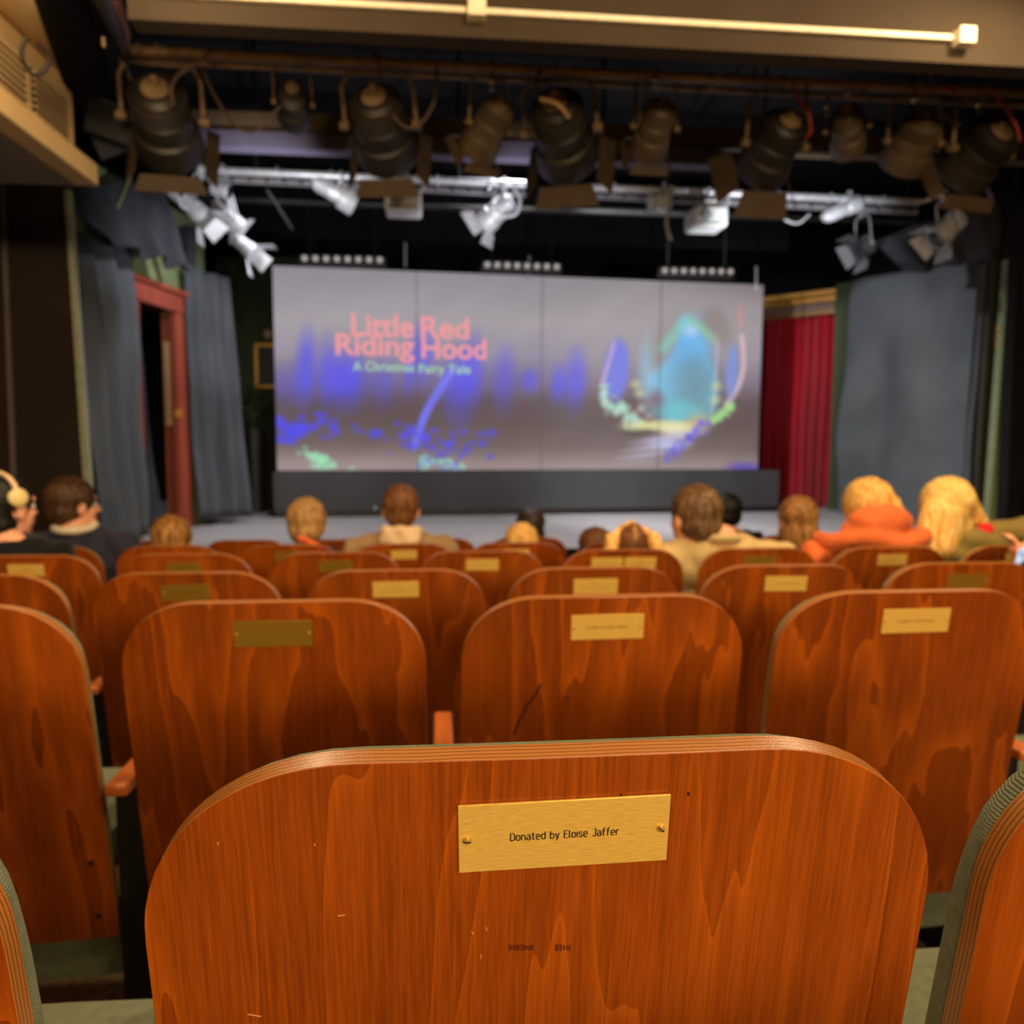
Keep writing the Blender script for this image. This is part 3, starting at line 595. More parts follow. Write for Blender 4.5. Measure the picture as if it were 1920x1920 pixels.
def cushion_mesh(hw, s0, s1f, t0, t1, nr=22, nc=33):
    b = MB(); v = []
    cols = [-hw*math.cos(PI*i/(nc-1)) for i in range(nc)]
    for side in (0, 1):
        for x in cols:
            ts = s1f(x)
            for j in range(nr+1):
                u = .5-.5*math.cos(PI*j/nr); s = s0+(ts-s0)*u
                ex = min(1, (hw-abs(x))/.035+1e-9); es = min(1, (ts-s)/.11, (s-s0)/.06); e = max(0, min(ex, 1))*1.0; e2 = max(0, min(es, 1))
                k = math.sqrt(max(0, 1-(1-e)**2))*math.sqrt(max(0, 1-(1-e2)**2))
                t = t0 if side == 0 else t0+.004+(t1-t0-.004)*k
                v.append(pan(x, s, t))
    def I(t, i, j): return t*nc*(nr+1)+i*(nr+1)+j
    f = []
    for i in range(nc-1):
        for j in range(nr):
            f.append((I(0, i, j), I(0, i+1, j), I(0, i+1, j+1), I(0, i, j+1))); f.append((I(1, i, j), I(1, i, j+1), I(1, i+1, j+1), I(1, i+1, j)))
    loop = [(i, 0) for i in range(nc)]+[(nc-1, j) for j in range(1, nr+1)]+[(i, nr) for i in range(nc-2, -1, -1)]+[(0, j) for j in range(nr-1, 0, -1)]
    for a in range(len(loop)): p, q = loop[a], loop[(a+1) % len(loop)]; f.append((I(0, *p), I(1, *p), I(1, *q), I(0, *q)))
    return b.add(v, f)
proto = empty('theatre_seat')
sh = shell_mesh().build('back_panel', [WOOD, PLY], proto, bevel=.0016); finish_shell(sh)
cu = cushion_mesh(HW-.004, -.10, lambda x: topS(x)-.004, TT, TT+.046).build('back_cushion', SAGE, proto, ang=60)
# seat cushion with rolled front
prof = [(.115, .39), (.115, .436), (.14, .454), (.30, .456), (.40, .454), (.442, .442), (.462, .412), (.458, .38), (.42, .358), (.30, .352), (.15, .36)]
b = MB(); n = len(prof); xs = [-.24, -.234, -.215, -.1, 0, .1, .215, .234, .24]
for x in xs:
    sq = 1 if abs(x) < .2 else (.93 if abs(x) < .22 else (.8 if abs(x) < .23 else .6))
    for (y, z) in prof: b.v.append((x, .31+(y-.31)*(1 if sq == 1 else .99), .415+(z-.415)*sq))
for i in range(len(xs)-1):
    for j in range(n): b.f.append((i*n+j, i*n+(j+1) % n, (i+1)*n+(j+1) % n, (i+1)*n+j)); b.m.append(0)
b.f.append(tuple(range(n-1, -1, -1))); b.m.append(0); b.f.append(tuple((len(xs)-1)*n+i for i in range(n))); b.m.append(0)
b.build('seat_cushion', SAGES, proto, ang=60)
MB().box((0, .28, .342), (.44, .32, .02)).build('seat_board', WOOD, proto, bevel=.004)
ax = .2875
MB().box((ax, .225, .556), (.040, .33, .022)).build('armrest', ARMW, proto, bevel=.005)
b = MB().box((ax, .29, .285), (.052, .34, .51)); b.box((ax, .29, .015), (.06, .38, .03)); sf = b.build('side_frame', BLACKM, proto, bevel=.003)
MB().cyl((ax-.03, .16, .50), (ax+.03, .16, .50), .02, n=14).build('hinge', HINGE, proto)
for sxx in (-1, 1):
    for s_ in (.05, .165):
        c = pan(sxx*(HW-.03), s_, -.001); MB().lathe(c, (0, -math.cos(LEAN), -math.sin(LEAN)), [(-.002, .005), (.001, .005), (.0018, .003)], 12).build('screw', DARKSC, proto)
# mesh of the name plate, in the seat's own frame
PR = Matrix.Rotation(-LEAN, 4, 'X')
def plate_frame(dx_=0, tilt=0, rot=0, s=LP-.055):
    p = pan(dx_, s, -.0012)
    # local x right, local y out of the back (towards the viewer is -y), local z up the panel
    return Matrix.Translation(p) @ Matrix.Rotation(LEAN, 4, 'X') @ Matrix.Rotation(tilt, 4, 'X') @ Matrix.Rotation(rot, 4, 'Y')
pm = MB().box((0, 0, 0), (.130, .0016, .045)); PLATE = {}
def plate_mesh(mt, wd=.130, hh=.0472):
    k = (mt.name, wd)
    if k not in PLATE:
        o = MB().box((0, 0, 0), (wd, .0016, hh)).build('nameplate', mt, None, bevel=.0004); PLATE[k] = o.data; bpy.data.objects.remove(o)
    return PLATE[k]
def screw_mesh():
    if 's' not in PLATE:
        b = MB().lathe((0, 0, 0), (0, -1, 0), [(0, .0027), (.0006, .0027), (.0016, .0020), (.0020, .0008), (.0021, 0)], 16)
        me = b.mesh('plate_screw'); me.materials.append(SCREW)
        PLATE['s'] = me
    return PLATE['s']
def slot_mesh():
    if 'sl' not in PLATE:
        b = MB().box((0, -.0020, 0), (.0048, .0006, .0007)); me = b.mesh('screw_slot'); me.materials.append(INK); PLATE['sl'] = me
    return PLATE['sl']
def _arc(cx, cy, rx, ry, a0, a1, n=5): return [(cx+rx*math.cos(math.radians(a0+(a1-a0)*i/n)), cy+ry*math.sin(math.radians(a0+(a1-a0)*i/n))) for i in range(n+1)]
_o = _arc(.22, .48, .22, .22, 0, 180)+_arc(.22, .22, .22, .22, 180, 360)+[(.44, .48)]
_cap = lambda w_: w_
GL = {
 'D': (.5, [[(0, 0), (0, 1), (.22, 1)]+_arc(.22, .72, .28, .28, 90, 0)+_arc(.22, .28, .28, .28, 0, -90)+[(0, 0)]]),
 'o': (.44, [_o]), 'n': (.44, [[(0, 0), (0, .7)], [(0, .48)]+_arc(.22, .48, .22, .22, 180, 0)+[(.44, 0)]]),
 'm': (.7, [[(0, 0), (0, .7)], [(0, .5)]+_arc(.175, .5, .175, .2, 180, 0)+[(.35, 0)], [(.35, .5)]+_arc(.525, .5, .175, .2, 180, 0)+[(.7, 0)]]),
 'a': (.42, [[(.04, .62)]+_arc(.22, .5, .20, .2, 110, 0)+[(.42, 0)], [(.42, .40), (.2, .40)]+_arc(.19, .2, .19, .2, 90, 270)+[(.34, .03), (.42, .12)]]),
 't': (.34, [[(.13, .95), (.13, .15)]+_arc(.27, .14, .14, .14, 180, 270)+[(.34, 0)], [(0, .7), (.33, .7)]]),
 'e': (.44, [[(0, .36), (.44, .36), (.44, .48)]+_arc(.22, .48, .22, .22, 0, 180)+_arc(.22, .22, .22, .22, 180, 280)+[(.40, .04)]]),
 'd': (.44, [[(.44, 0), (.44, 1)], _o]), 'b': (.44, [[(0, 0), (0, 1)], _o]), 'y': (.44, [[(0, .7), (.22, .02)], [(.44, .7), (.14, -.26)]]),
 'E': (.42, [[(.42, 0), (0, 0), (0, 1), (.42, 1)], [(0, .52), (.36, .52)]]), 'l': (.12, [[(0, 1), (0, .12), (.04, .03), (.12, 0)]]),
 'i': (.02, [[(0, 0), (0, .7)], [(0, .90), (0, .93)]]), 's': (.40, [[(.39, .6), (.28, .69), (.12, .69), (.0, .58), (.0, .48), (.1, .38), (.31, .32), (.40, .22), (.40, .12), (.29, .01), (.12, .01), (0, .1)]]),
 'J': (.40, [[(.14, 1), (.40, 1), (.40, .2)]+_arc(.2, .2, .2, .2, 0, -150)]), 'f': (.34, [[(.12, 0), (.12, .82)]+_arc(.28, .82, .16, .18, 180, 90)+[(.34, 1)], [(0, .66), (.32, .66)]]),
 'r': (.30, [[(0, 0), (0, .7)], [(0, .48)]+_arc(.2, .48, .2, .22, 180, 80)+[(.30, .69)]]), 'I': (.04, [[(0, 0), (0, 1)]]),
 'M': (.56, [[(0, 0), (0, 1), (.28, .4), (.56, 1), (.56, 0)]]), 'A': (.54, [[(0, 0), (.27, 1), (.54, 0)], [(.1, .34), (.44, .34)]]), 'R': (.48, [[(0, 0), (0, 1), (.24, 1)]+_arc(.24, .76, .24, .24, 90, -90)+[(0, .52)], [(.24, .52), (.48, 0)]]),
 'K': (.48, [[(0, 0), (0, 1)], [(.46, 1), (0, .42)], [(.14, .58), (.48, 0)]]), 'w': (.62, [[(0, .7), (.15, 0), (.31, .66), (.47, 0), (.62, .7)]]), ' ': (.24, [])}
def engrave(txt, width, cap_h, mt, r):
    tot = sum(GL[c][0]+.20 for c in txt)-.20; kx = width/tot; b = MB(); x = -width/2
    for c in txt:
        for st in GL[c][1]: b.tube([(x+px*kx, 0, pz*cap_h) for px, pz in st], r, 6)
        x += (GL[c][0]+.20)*kx
    b.v = [(v[0], v[1]*.35, v[2]) for v in b.v]
    me = b.mesh('lettering'); me.materials.append(mt); return me
def dash_mesh(lines, seed, mt, wmax=.075, h=.0036, n=26):
    r = random.Random(seed); b = MB()
    for li, (zc, w_) in enumerate(lines):
        x = -w_/2
        while x < w_/2:
            g = r.uniform(.0012, .0026)
            if r.random() < .16: x += .003
            b.box((x+g/2, -.0010, zc+r.uniform(-.0003, .0003)), (g*.8, .0003, h*r.uniform(.6, 1))); x += g+.0006
    me = b.mesh('lettering'); me.materials.append(mt); return me
def add_plate(seat, kind='bright', text=None, lines=None, dx_=0, rot=0, seed=0, tilt=0, wd=.130, sharp=False, slot=False, s=LP-.055):
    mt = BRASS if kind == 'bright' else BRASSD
    o = bpy.data.objects.new('nameplate', plate_mesh(mt, wd)); C.objects.link(o); o.parent = seat; o.matrix_local = plate_frame(dx_, tilt, rot, s)
    o['label'] = 'bright brass nameplate' if kind == 'bright' else 'dull tarnished brass nameplate'
    for sxx in (-1, 1):
        q = bpy.data.objects.new('plate_screw', screw_mesh()); C.objects.link(q); q.parent = o; q.location = (sxx*(wd/2-.0052), -.0008, 0 if not slot else sxx*.0004)
    if text:
        q = bpy.data.objects.new('lettering', engrave(text, .0668 if sharp else .070, .0052 if sharp else .0048, INK if sharp else INKS, .00040)); C.objects.link(q); q.parent = o; q.location = (0, -.00095, -.0026)
    elif lines:
        q = bpy.data.objects.new('lettering', dash_mesh(lines, seed, INKS if kind == 'bright' else mat('dull_ink', (84, 60, 14), .6))); C.objects.link(q); q.parent = o
    return o
TREE = {}
for c in bpy.data.objects:
    if c.parent: TREE.setdefault(c.parent.name, []).append(c)
def dup_seat(x, y, z, label, group):
    r = copy_tree(proto, None, TREE); r.location = (x, y, z); tag(r, label, 'seat', group); return r
NOL = object()
# row offsets (x of the seat with index 0), and per-row index ranges
ROWX = {-1: -.21, 0: .0744, 1: -.278, 2: -.694, 3: -1.548, 4: -.7456, 5: 0}
r5 = at(990, 1035, .44+5*PITCHY); ROWX[5] = r5.x
SP = .575; rowname = {-1: 'row behind the viewer', 0: 'nearest row', 1: 'second row', 2: 'third row', 3: 'fourth row', 4: 'fifth row', 5: 'sixth and last row'}
two = [(.008, .03), (-.006, .085)]; one = [(0, .07)]
seats = {
 -1: [(i, None, 'plywood seat behind the viewer, '+n_+' of the row out of view', None) for i, n_ in ((-2, 'far left'), (-1, 'left'), (0, 'middle'), (1, 'right'), (2, 'far right'))],  # unseen row, added mainly to shade the seat backs ahead
 0: [(-1, 'tl', 'seat cut off at the bottom left corner of the picture, green cushion edge showing', None),
     (0, None, 'large sharp plywood seat filling the bottom of the picture, with the readable brass donor plate', ('bright', 'Donated by Eloise Jaffer')),
     (1, 'tr', 'seat cut off at the bottom right corner, ribbed green cushion edge showing', None)],
 1: [(-1, None, 'seat at the left edge of the second row, only its rounded right half visible', None),
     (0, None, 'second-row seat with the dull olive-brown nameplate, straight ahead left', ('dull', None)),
     (1, None, 'second-row seat with a long dark scratch and a one-line bright nameplate', ('bright', 'In Memory of Andrew Renton')),
     (2, None, 'second-row seat with bold wavy grain and green piping, right of the scratched seat', ('bright', 'In Memory of Kay Renton')),
     (3, None, 'sliver of a second-row seat at the right edge below the wavy-grained seat', None)],
 2: [(-1, None, 'third-row seat at the left edge, its rounded right shoulder visible', None),
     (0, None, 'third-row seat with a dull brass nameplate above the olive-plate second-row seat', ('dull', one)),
     (1, None, 'third-row seat with a two-line half-dull nameplate, left of centre', ('bright', two)),
     (2, None, 'third-row seat with a very bright two-line nameplate, right of centre', ('bright', two)),
     (3, None, 'third-row seat with a one-line nameplate below the man in the khaki jacket', ('bright', one)),
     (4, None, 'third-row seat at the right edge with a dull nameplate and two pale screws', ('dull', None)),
     (5, None, 'third-row seat outside the right edge, under the person holding the phone', None)],
 3: [(-1, None, 'fourth-row seat just outside the left edge', None),
     (0, None, 'fourth-row seat with a bright nameplate behind the woman with headphones', ('bright', two)),
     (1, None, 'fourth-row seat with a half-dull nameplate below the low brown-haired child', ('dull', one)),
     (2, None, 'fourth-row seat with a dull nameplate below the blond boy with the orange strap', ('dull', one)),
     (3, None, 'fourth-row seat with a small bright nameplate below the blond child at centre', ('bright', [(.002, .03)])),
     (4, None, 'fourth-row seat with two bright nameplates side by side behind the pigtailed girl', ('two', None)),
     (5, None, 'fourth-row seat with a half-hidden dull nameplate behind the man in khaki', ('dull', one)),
     (6, None, 'fourth-row seat with a bright nameplate behind the orange hooded coat', ('bright', two)),
     (7, None, 'fourth-row seat behind the olive jacket at the right edge, phone in front', ('bright', None))],
 4: [(-2, None, 'reddish fifth-row seat behind the man in the navy jacket', None),
     (-1, None, 'fifth-row seat behind the low brown-haired child at left', None),
     (0, None, 'fifth-row seat with a dull nameplate behind the blond boy with the orange strap', ('dull', one)),
     (1, None, 'fifth-row seat with a bright nameplate behind the man in the beige hoodie', ('bright', one)),
     (2, None, 'fifth-row seat with a bright nameplate behind the small blond child', ('bright', one)),
     (3, None, 'fifth-row seat hidden behind the pigtailed girl', None),
     (4, None, 'fifth-row seat beyond the man in the khaki jacket', None),
     (5, None, 'fifth-row seat behind the girl with long light brown hair', None),
     (6, None, 'fifth-row seat beyond the orange hooded coat', None), (7, None, 'fifth-row seat beyond the olive jacket at right', None)],
 5: [(-4, None, 'sixth-row seat beyond the man in the navy jacket', None), (-3, None, 'sixth-row seat peeking left of the blond boy', None),
     (-2, None, 'sixth-row seat behind which nobody shows, between the boy and the beige hoodie', None),
     (-1, None, 'sixth-row seat peeking just right of the beige hoodie', None), (0, None, 'sixth-row seat behind the dark-haired person at centre', None),
     (1, None, 'sixth-row seat beyond the pigtailed girl', None), (2, None, 'sixth-row seat behind the black-haired man', None), (3, None, 'sixth-row seat beyond the long-haired girl', None)]}
SEAT = {}
for k in seats:
    for (i, flag, lb, pl) in seats[k]:
        x = ROWX[k]+SP*i; y = .44+PITCHY*k; z = -DZ*k-(.011 if k == 2 else 0)
        if flag == 'tl': x = ROWX[0]-.594
        if flag == 'tr': x = ROWX[0]+.556
        s = dup_seat(x, y, z, lb, 'plywood seats of the '+rowname[k]); SEAT[(k, i)] = s
        if (k, i) == (0, 0):
            for c in [c for c in bpy.data.objects if c.parent == s and c.name.startswith('back_panel')]:
                c.data = c.data.copy(); c.data.materials[0] = WOODF; PANEL0 = c
            add_plate(s, 'bright', text=pl[1], sharp=True, rot=-.014, dx_=.002, slot=True, wd=.130, s=LP-.052)
            pl0 = [c for c in bpy.data.objects if c.parent == s and c.name.startswith('nameplate')][0]
            for ii, q in enumerate([c for c in bpy.data.objects if c.parent == pl0 and c.name.startswith('plate_screw')]):
                sl = bpy.data.objects.new('screw_slot', slot_mesh()); C.objects.link(sl)
                me = sl.data; sl.parent = q; sl.rotation_euler = (0, (.15, .75)[ii], 0)
        elif pl:
            kd, ex = pl; rnd = random.Random(k*50+i)
            if kd == 'two':
                add_plate(s, 'bright', lines=two, dx_=-.069, seed=i); add_plate(s, 'bright', lines=two, dx_=.069, seed=i+9)
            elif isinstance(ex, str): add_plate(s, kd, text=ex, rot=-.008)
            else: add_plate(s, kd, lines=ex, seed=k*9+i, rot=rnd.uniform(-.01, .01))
def deep_delete(o):
    for c in [c for c in bpy.data.objects if c.parent == o]: deep_delete(c)
    bpy.data.objects.remove(o)
deep_delete(proto)
# marks on panels: scratch on the second-row seat, ghost stamp on the nearest one
def marks(seat, strokes, name, m, w=.0012):
    b = MB()
    for st in strokes:
        pts = [pan(x, s, -.0004) for x, s in st]; b.tube(pts, w, 6)
    o = b.build(name, m, seat); return o
def panel_xy(k, i, px, py):
    s = SEAT[(k, i)]; d = CM.to_3x3() @ Vector(((px-960)/FPX, -(py-960)/FPX, -1)); o = Vector((0, 0, EYE))-Vector(s.location)
    nrm = Vector((0, -math.cos(LEAN), -math.sin(LEAN))); p0 = pan(0, LP, 0, 0); tt = (p0-o).dot(nrm)/d.dot(nrm); q = o+d*tt
    return q.x, LP-((TOPZ-q.z)*math.cos(LEAN)+q.y*math.sin(LEAN))
SCR = mat('scratch_brown', (60, 14, 4), .6)
marks(SEAT[(1, 1)], [[panel_xy(1, 1, *p) for p in ((1015, 1284), (1003, 1305), (988, 1325), (975, 1350), (964, 1379))]], 'scratch', SCR, .0022)
marks(SEAT[(1, 1)], [[panel_xy(1, 1, *p) for p in ((1056, 1306), (1068, 1310))]], 'scratch', SCR, .002)
rr = random.Random(2)
gh = []
for x0_, x1_ in ((955, 1003), (1042, 1070)):
    x = x0_
    while x < x1_:
        hh = rr.uniform(3, 6); gh.append([panel_xy(0, 0, x, 1776-hh), panel_xy(0, 0, x+rr.uniform(-1, 1), 1776+hh)]); x += rr.uniform(3.5, 6)
marks(SEAT[(0, 0)], gh, 'worn_stamp', mat('worn_stamp_brown', (112, 40, 8), .6), .0005)
chips = [(632, 1723, 646, 1721), (884, 1748, 888, 1751), (911, 1738, 913, 1745), (902, 1790, 901, 1797), (403, 1592, 404, 1597), (588, 1588, 589, 1592), (460, 1916, 486, 1919)]
for a, b_, c_, d_ in chips: marks(SEAT[(0, 0)], [[panel_xy(0, 0, a, b_), panel_xy(0, 0, c_, d_)]], 'paint_chip', mat('chip_pale', (226, 150, 84), .6), .0004)
for (a, b_) in ((1291, 1487), (1164, 1488)): marks(SEAT[(0, 0)], [[panel_xy(0, 0, a, b_), panel_xy(0, 0, a+1, b_+5)]], 'wood_knot', SCR, .0007)

# ================================================================== STAGE LAMPS
def U(p, q, r, c, f=.5): return p.lerp(q, f)
def lamp(name, label, cat, rear, front, Y0, Y1, rpx, clamp, style, group, yoke=True, doors=0, flare=1.15, rearcap=True, pipe_r=.025):
    """rear/front: where the two ends of the housing are seen; clamp: where it hangs on its bar"""
    a, b_ = at(*rear, Y0), at(*front, Y1); cl = at(clamp[0], clamp[1], (Y0+Y1)/2 if len(clamp) == 2 else clamp[2]); t = empty(name, cl); tag(t, label, cat, group)
    a -= cl; b_ -= cl; d = (b_-a).normalized(); Ln = (b_-a).length; R = pxs(rpx, Y0); body, cap_, door = style
    side = d.cross(Vector((0, 0, 1))).normalized(); up = side.cross(d)
    prof = [(0, R*.62), (Ln*.06, R*.8), (Ln*.35, R*.84), (Ln*.38, R*.92), (Ln*.62, R*.94), (Ln*.65, R*flare*.92), (Ln*.97, R*flare), (Ln, R*flare*.97)]
    MB().lathe(a, d, prof, 24).build('housing', body, t)
    for q in range(6): MB().lathe(a+d*Ln*(.10+q*.04), d, [(0, R*.86), (Ln*.012, R*.93), (Ln*.024, R*.86)], 24).build('cooling_fin', body, t)
    if rearcap:
        rc = MB().lathe(a-d*Ln*.03, d, [(0, R*.30), (Ln*.01, R*.42), (Ln*.05, R*.46)], 20).build('rear_cap', cap_, t); MB().ell(a-d*Ln*.05+up*R*.2, (R*.16, R*.16, R*.16)).build('focus_knob', cap_, rc)
    MB().lathe(b_-d*Ln*.02, d, [(0, R*flare*.9), (.006, R*flare*.8), (.018, R*.5), (.024, 0)], 20).build('lens', LENS, t)
    mid = a+d*Ln*.48
    if yoke:
        w_ = R*1.28; top = mid+(Vector((0, 0, 0))-mid)*.82; top.z = max(top.z, mid.z+R*1.15)
        tp = top
        MB().tube([mid-side*w_, mid-side*w_+(tp-mid)*.75, tp-side*w_*.8, tp, tp+side*w_*.8, mid+side*w_+(tp-mid)*.75, mid+side*w_], R*.075, 8).build('yoke', cap_, t)
        for s_ in (-1, 1): MB().cyl(mid+side*s_*w_*.9, mid+side*s_*w_*1.14, R*.16, n=12).build('yoke_knob', cap_, t)
        MB().tube([tp, tp*.5, Vector((0, 0, -.01))], R*.09, 8).build('hanging_bolt', cap_, t)
    cb = MB(); cb.tube([Vector((0, .035*math.cos(x), .035*math.sin(x))) for x in [PI*(-.5+1.5*i/8) for i in range(9)]], .008, 8); cb.box((0, 0, -.038), (.03, .05, .022)); cb.build('clamp', cap_, t)
    if doors:
        for q in range(4):
            ang = q*PI/2; n_ = up*math.cos(ang)+side*math.sin(ang); tn = up.cross(n_) if abs(up.dot(n_)) < .5 else side; tn = d.cross(n_).normalized()
            c0 = b_+n_*R*flare*.98; out = (d*.75+n_*.65).normalized()*R*doors; w0 = R*flare*.85; w1 = R*flare*1.05
            MB().quadprism([c0-tn*w0, c0+tn*w0, c0+tn*w1+out, c0-tn*w1+out], n_*.004).build('barn_door', door, t)
    return t
SB = (LBLACK, LBROWN, mat('barn_door_brown', (72, 56, 38), .6, var=.2, nscale=8)); SG = (LSILV, LSILV, LSILV)
SP2 = (mat('profile_dusty_grey', (92, 78, 58), .5, var=.25, nscale=14), LBROWN, SB[2])
BY1 = 4.05
def bar_y(px): return 95+(px-240)*80/1680
g1 = 'black lanterns on the front lighting bar'
t = MB().cyl(at(225, 94, BY1), at(2050, 181, BY1+.02), .024, n=16).build('front_lighting_bar', BARB); tag(t, 'long dusty pipe holding the dark lanterns below the plaster bulkhead', 'pipe')
t = MB().cyl(at(225, 112, BY1+.12), at(2050, 205, BY1+.12), .014, n=10).build('front_lighting_bar', BARB); tag(t, 'thinner pipe just under the front lantern pipe', 'pipe')
lamp('stage_lantern', 'large black lantern hanging at the far left of the front pipe', 'stage light', (290, 165), (322, 280), 3.95, 4.3, 54, (296, bar_y(296)), SB, g1, doors=.55)
lamp('stage_lantern', 'small dim lantern second from left on the front pipe', 'stage light', (548, 165), (552, 225), 4.0, 4.25, 26, (545, bar_y(545)), SB, g1)
lamp('stage_lantern', 'large black lantern in front of the screen lettering, third from left on the front pipe', 'stage light', (700, 180), (728, 290), 3.95, 4.3, 52, (703, bar_y(703)), SB, g1, doors=.6)
lamp('stage_lantern', 'slanting ribbed lantern hanging left of the bulkhead centre, under the glinting clamp', 'stage light', (940, 195), (893, 285), 4.0, 4.2, 34, (922, bar_y(922)), SP2, g1, doors=.5)
lamp('stage_lantern', 'large black lantern with a tan barn door at the centre of the front pipe', 'stage light', (1040, 190), (1065, 300), 3.95, 4.3, 54, (1042, bar_y(1042)), SB, g1, doors=.75)
lamp('stage_lantern', 'slim slanting lantern right of the tan barn door', 'stage light', (1243, 195), (1213, 285), 4.0, 4.25, 33, (1231, bar_y(1231)), SP2, g1, doors=.5)
lamp('stage_lantern', 'large lantern showing its pale rear housing on the right of the front pipe', 'stage light', (1482, 225), (1425, 320), 3.95, 4.25, 48, (1465, bar_y(1465)), (SB[0], LBROWN, SB[2]), g1, doors=1.0)
lamp('stage_lantern', 'small upright box-like lantern between two large lanterns at right', 'stage light', (1588, 205), (1590, 280), 4.0, 4.2, 30, (1590, bar_y(1590)), SP2, g1)
lamp('stage_lantern', 'ribbed slanting lantern second from the right on the front pipe', 'stage light', (1735, 225), (1690, 310), 4.0, 4.2, 42, (1722, bar_y(1722)), SP2, g1)
lamp('stage_lantern', 'large tilted lantern with pale rear cover at the right end of the front pipe', 'stage light', (1878, 245), (1800, 325), 3.95, 4.2, 54, (1850, bar_y(1850)), (SB[0], LBROWN, SB[2]), g1, doors=.5)
for (px, lb) in ((597, 'pale hanger rod dropping left of the second lantern'), (896, 'pale hanger rod at the bulkhead conduit box'), (1414, 'thin hanger rod right of the middle lanterns'), (1745, 'pale hanger rod near the right end of the front pipe')):
    o = MB().cyl(at(px, bar_y(px), BY1)*1+Vector((0, 0, 4.0-at(px, bar_y(px), BY1).z)), at(px, bar_y(px)+6, BY1), .010, n=10).build('hanger_rod', BARB); tag(o, lb, 'rod')
def hang(pts, Y, r, m, name, lb):
    P = [at(x, y, Y) for x, y in pts]; out = []
    for i in range(len(P)-1):
        p0, p1, p2, p3 = P[max(i-1, 0)], P[i], P[i+1], P[min(i+2, len(P)-1)]
        for j in range(6):
            t_ = j/6; out.append(.5*((2*p1)+(p2-p0)*t_+(2*p0-5*p1+4*p2-p3)*t_*t_+(3*p1-p0-3*p2+p3)*t_**3))
    out.append(P[-1]); o = MB().tube(out, r, 8).build(name, m); tag(o, lb, 'cable'); return o
hang([(262, 82), (244, 95), (238, 125), (247, 153)], 3.95, .008, CABLE, 'cable', 'brown cable curling at the left end of the front pipe')
hang([(400, 90), (370, 120), (335, 140), (322, 165), (325, 200)], 3.9, .009, CABLE, 'cable', 'brown cable looping into the far-left lantern')
hang([(378, 125), (400, 175), (440, 235), (480, 245), (510, 215), (530, 195)], 4.1, .007, CABLE, 'cable', 'long slack cable hanging between the first and second lanterns')
hang([(706, 100), (712, 130), (706, 155)], 3.95, .008, CABLE, 'cable', 'short cable above the third lantern')
hang([(818, 125), (815, 185), (795, 225), (765, 240), (735, 215)], 3.95, .009, CABLE, 'cable', 'brown cable looping down right of the third lantern')
hang([(1018, 125), (1006, 150), (1008, 185)], 3.95, .009, CABLE, 'cable', 'cable dropping to the centre lantern')
hang([(1012, 185), (1045, 195), (1068, 222)], 3.85, .012, mat('tan_cable', (170, 130, 80), .5), 'cable', 'tan cable arching over the centre lantern')
hang([(1190, 150), (1193, 190), (1200, 225)], 4.0, .006, CABLE, 'cable', 'thin cable left of the slim slanting lantern')
hang([(1212, 145), (1212, 185), (1200, 220), (1195, 240)], 4.0, .006, CABLE, 'cable', 'thin cable beside the slim slanting lantern')
hang([(1315, 160), (1300, 200), (1275, 215)], 4.1, .006, CABLE, 'cable', 'dark cable left of the pale-backed lantern')
hang([(1485, 153), (1496, 185), (1515, 210), (1520, 245), (1512, 258)], 3.88, .008, CABLER, 'cable', 'red cable running down to the pale-backed lantern')
hang([(1510, 155), (1512, 190), (1502, 212)], 3.9, .007, CABLE, 'cable', 'brown cable beside the red one')
hang([(1765, 162), (1785, 170), (1795, 182)], 3.9, .007, CABLER, 'cable', 'short red cable on the front pipe')
hang([(1855, 165), (1880, 195), (1905, 235), (1912, 265)], 3.85, .008, CABLER, 'cable', 'red cable falling to the rightmost lantern')
hang([(1750, 202), (1775, 220), (1800, 235)], 3.95, .006, CABLE, 'cable', 'dark cable between the two rightmost lanterns')
hang([(50, 70), (40, 100), (60, 140), (85, 130), (92, 105), (70, 82)], 3.1, .008, mat('black_cable', (18, 15, 12), .5), 'cable', 'black cable coiled on the cream air duct')
for (px, py, r, lb) in ((922, 153, .022, 'shiny brass clamp above the slanting ribbed lantern'), (1231, 150, .018, 'shiny clamp above the slim slanting lantern'), (1334, 148, .012, 'small shiny bolt on the front pipe, left of a pair'), (1362, 150, .012, 'small shiny bolt on the front pipe, right of a pair'), (1716, 185, .02, 'shiny hook above the second lantern from the right'), (1836, 195, .018, 'shiny hook above the rightmost lantern'), (1550, 200, .016, 'round shiny fitting beside the small box-like lantern')):
    b = MB().ell(at(px, py, 4.02), (r*.8, r, r)); b.cyl(at(px, py-18, 4.02), at(px, py+16, 4.02), r*.45, n=10); o = b.build('pipe_clamp', mat('shiny_clamp', (230, 200, 150), .25, .9)); tag(o, lb, 'clamp')
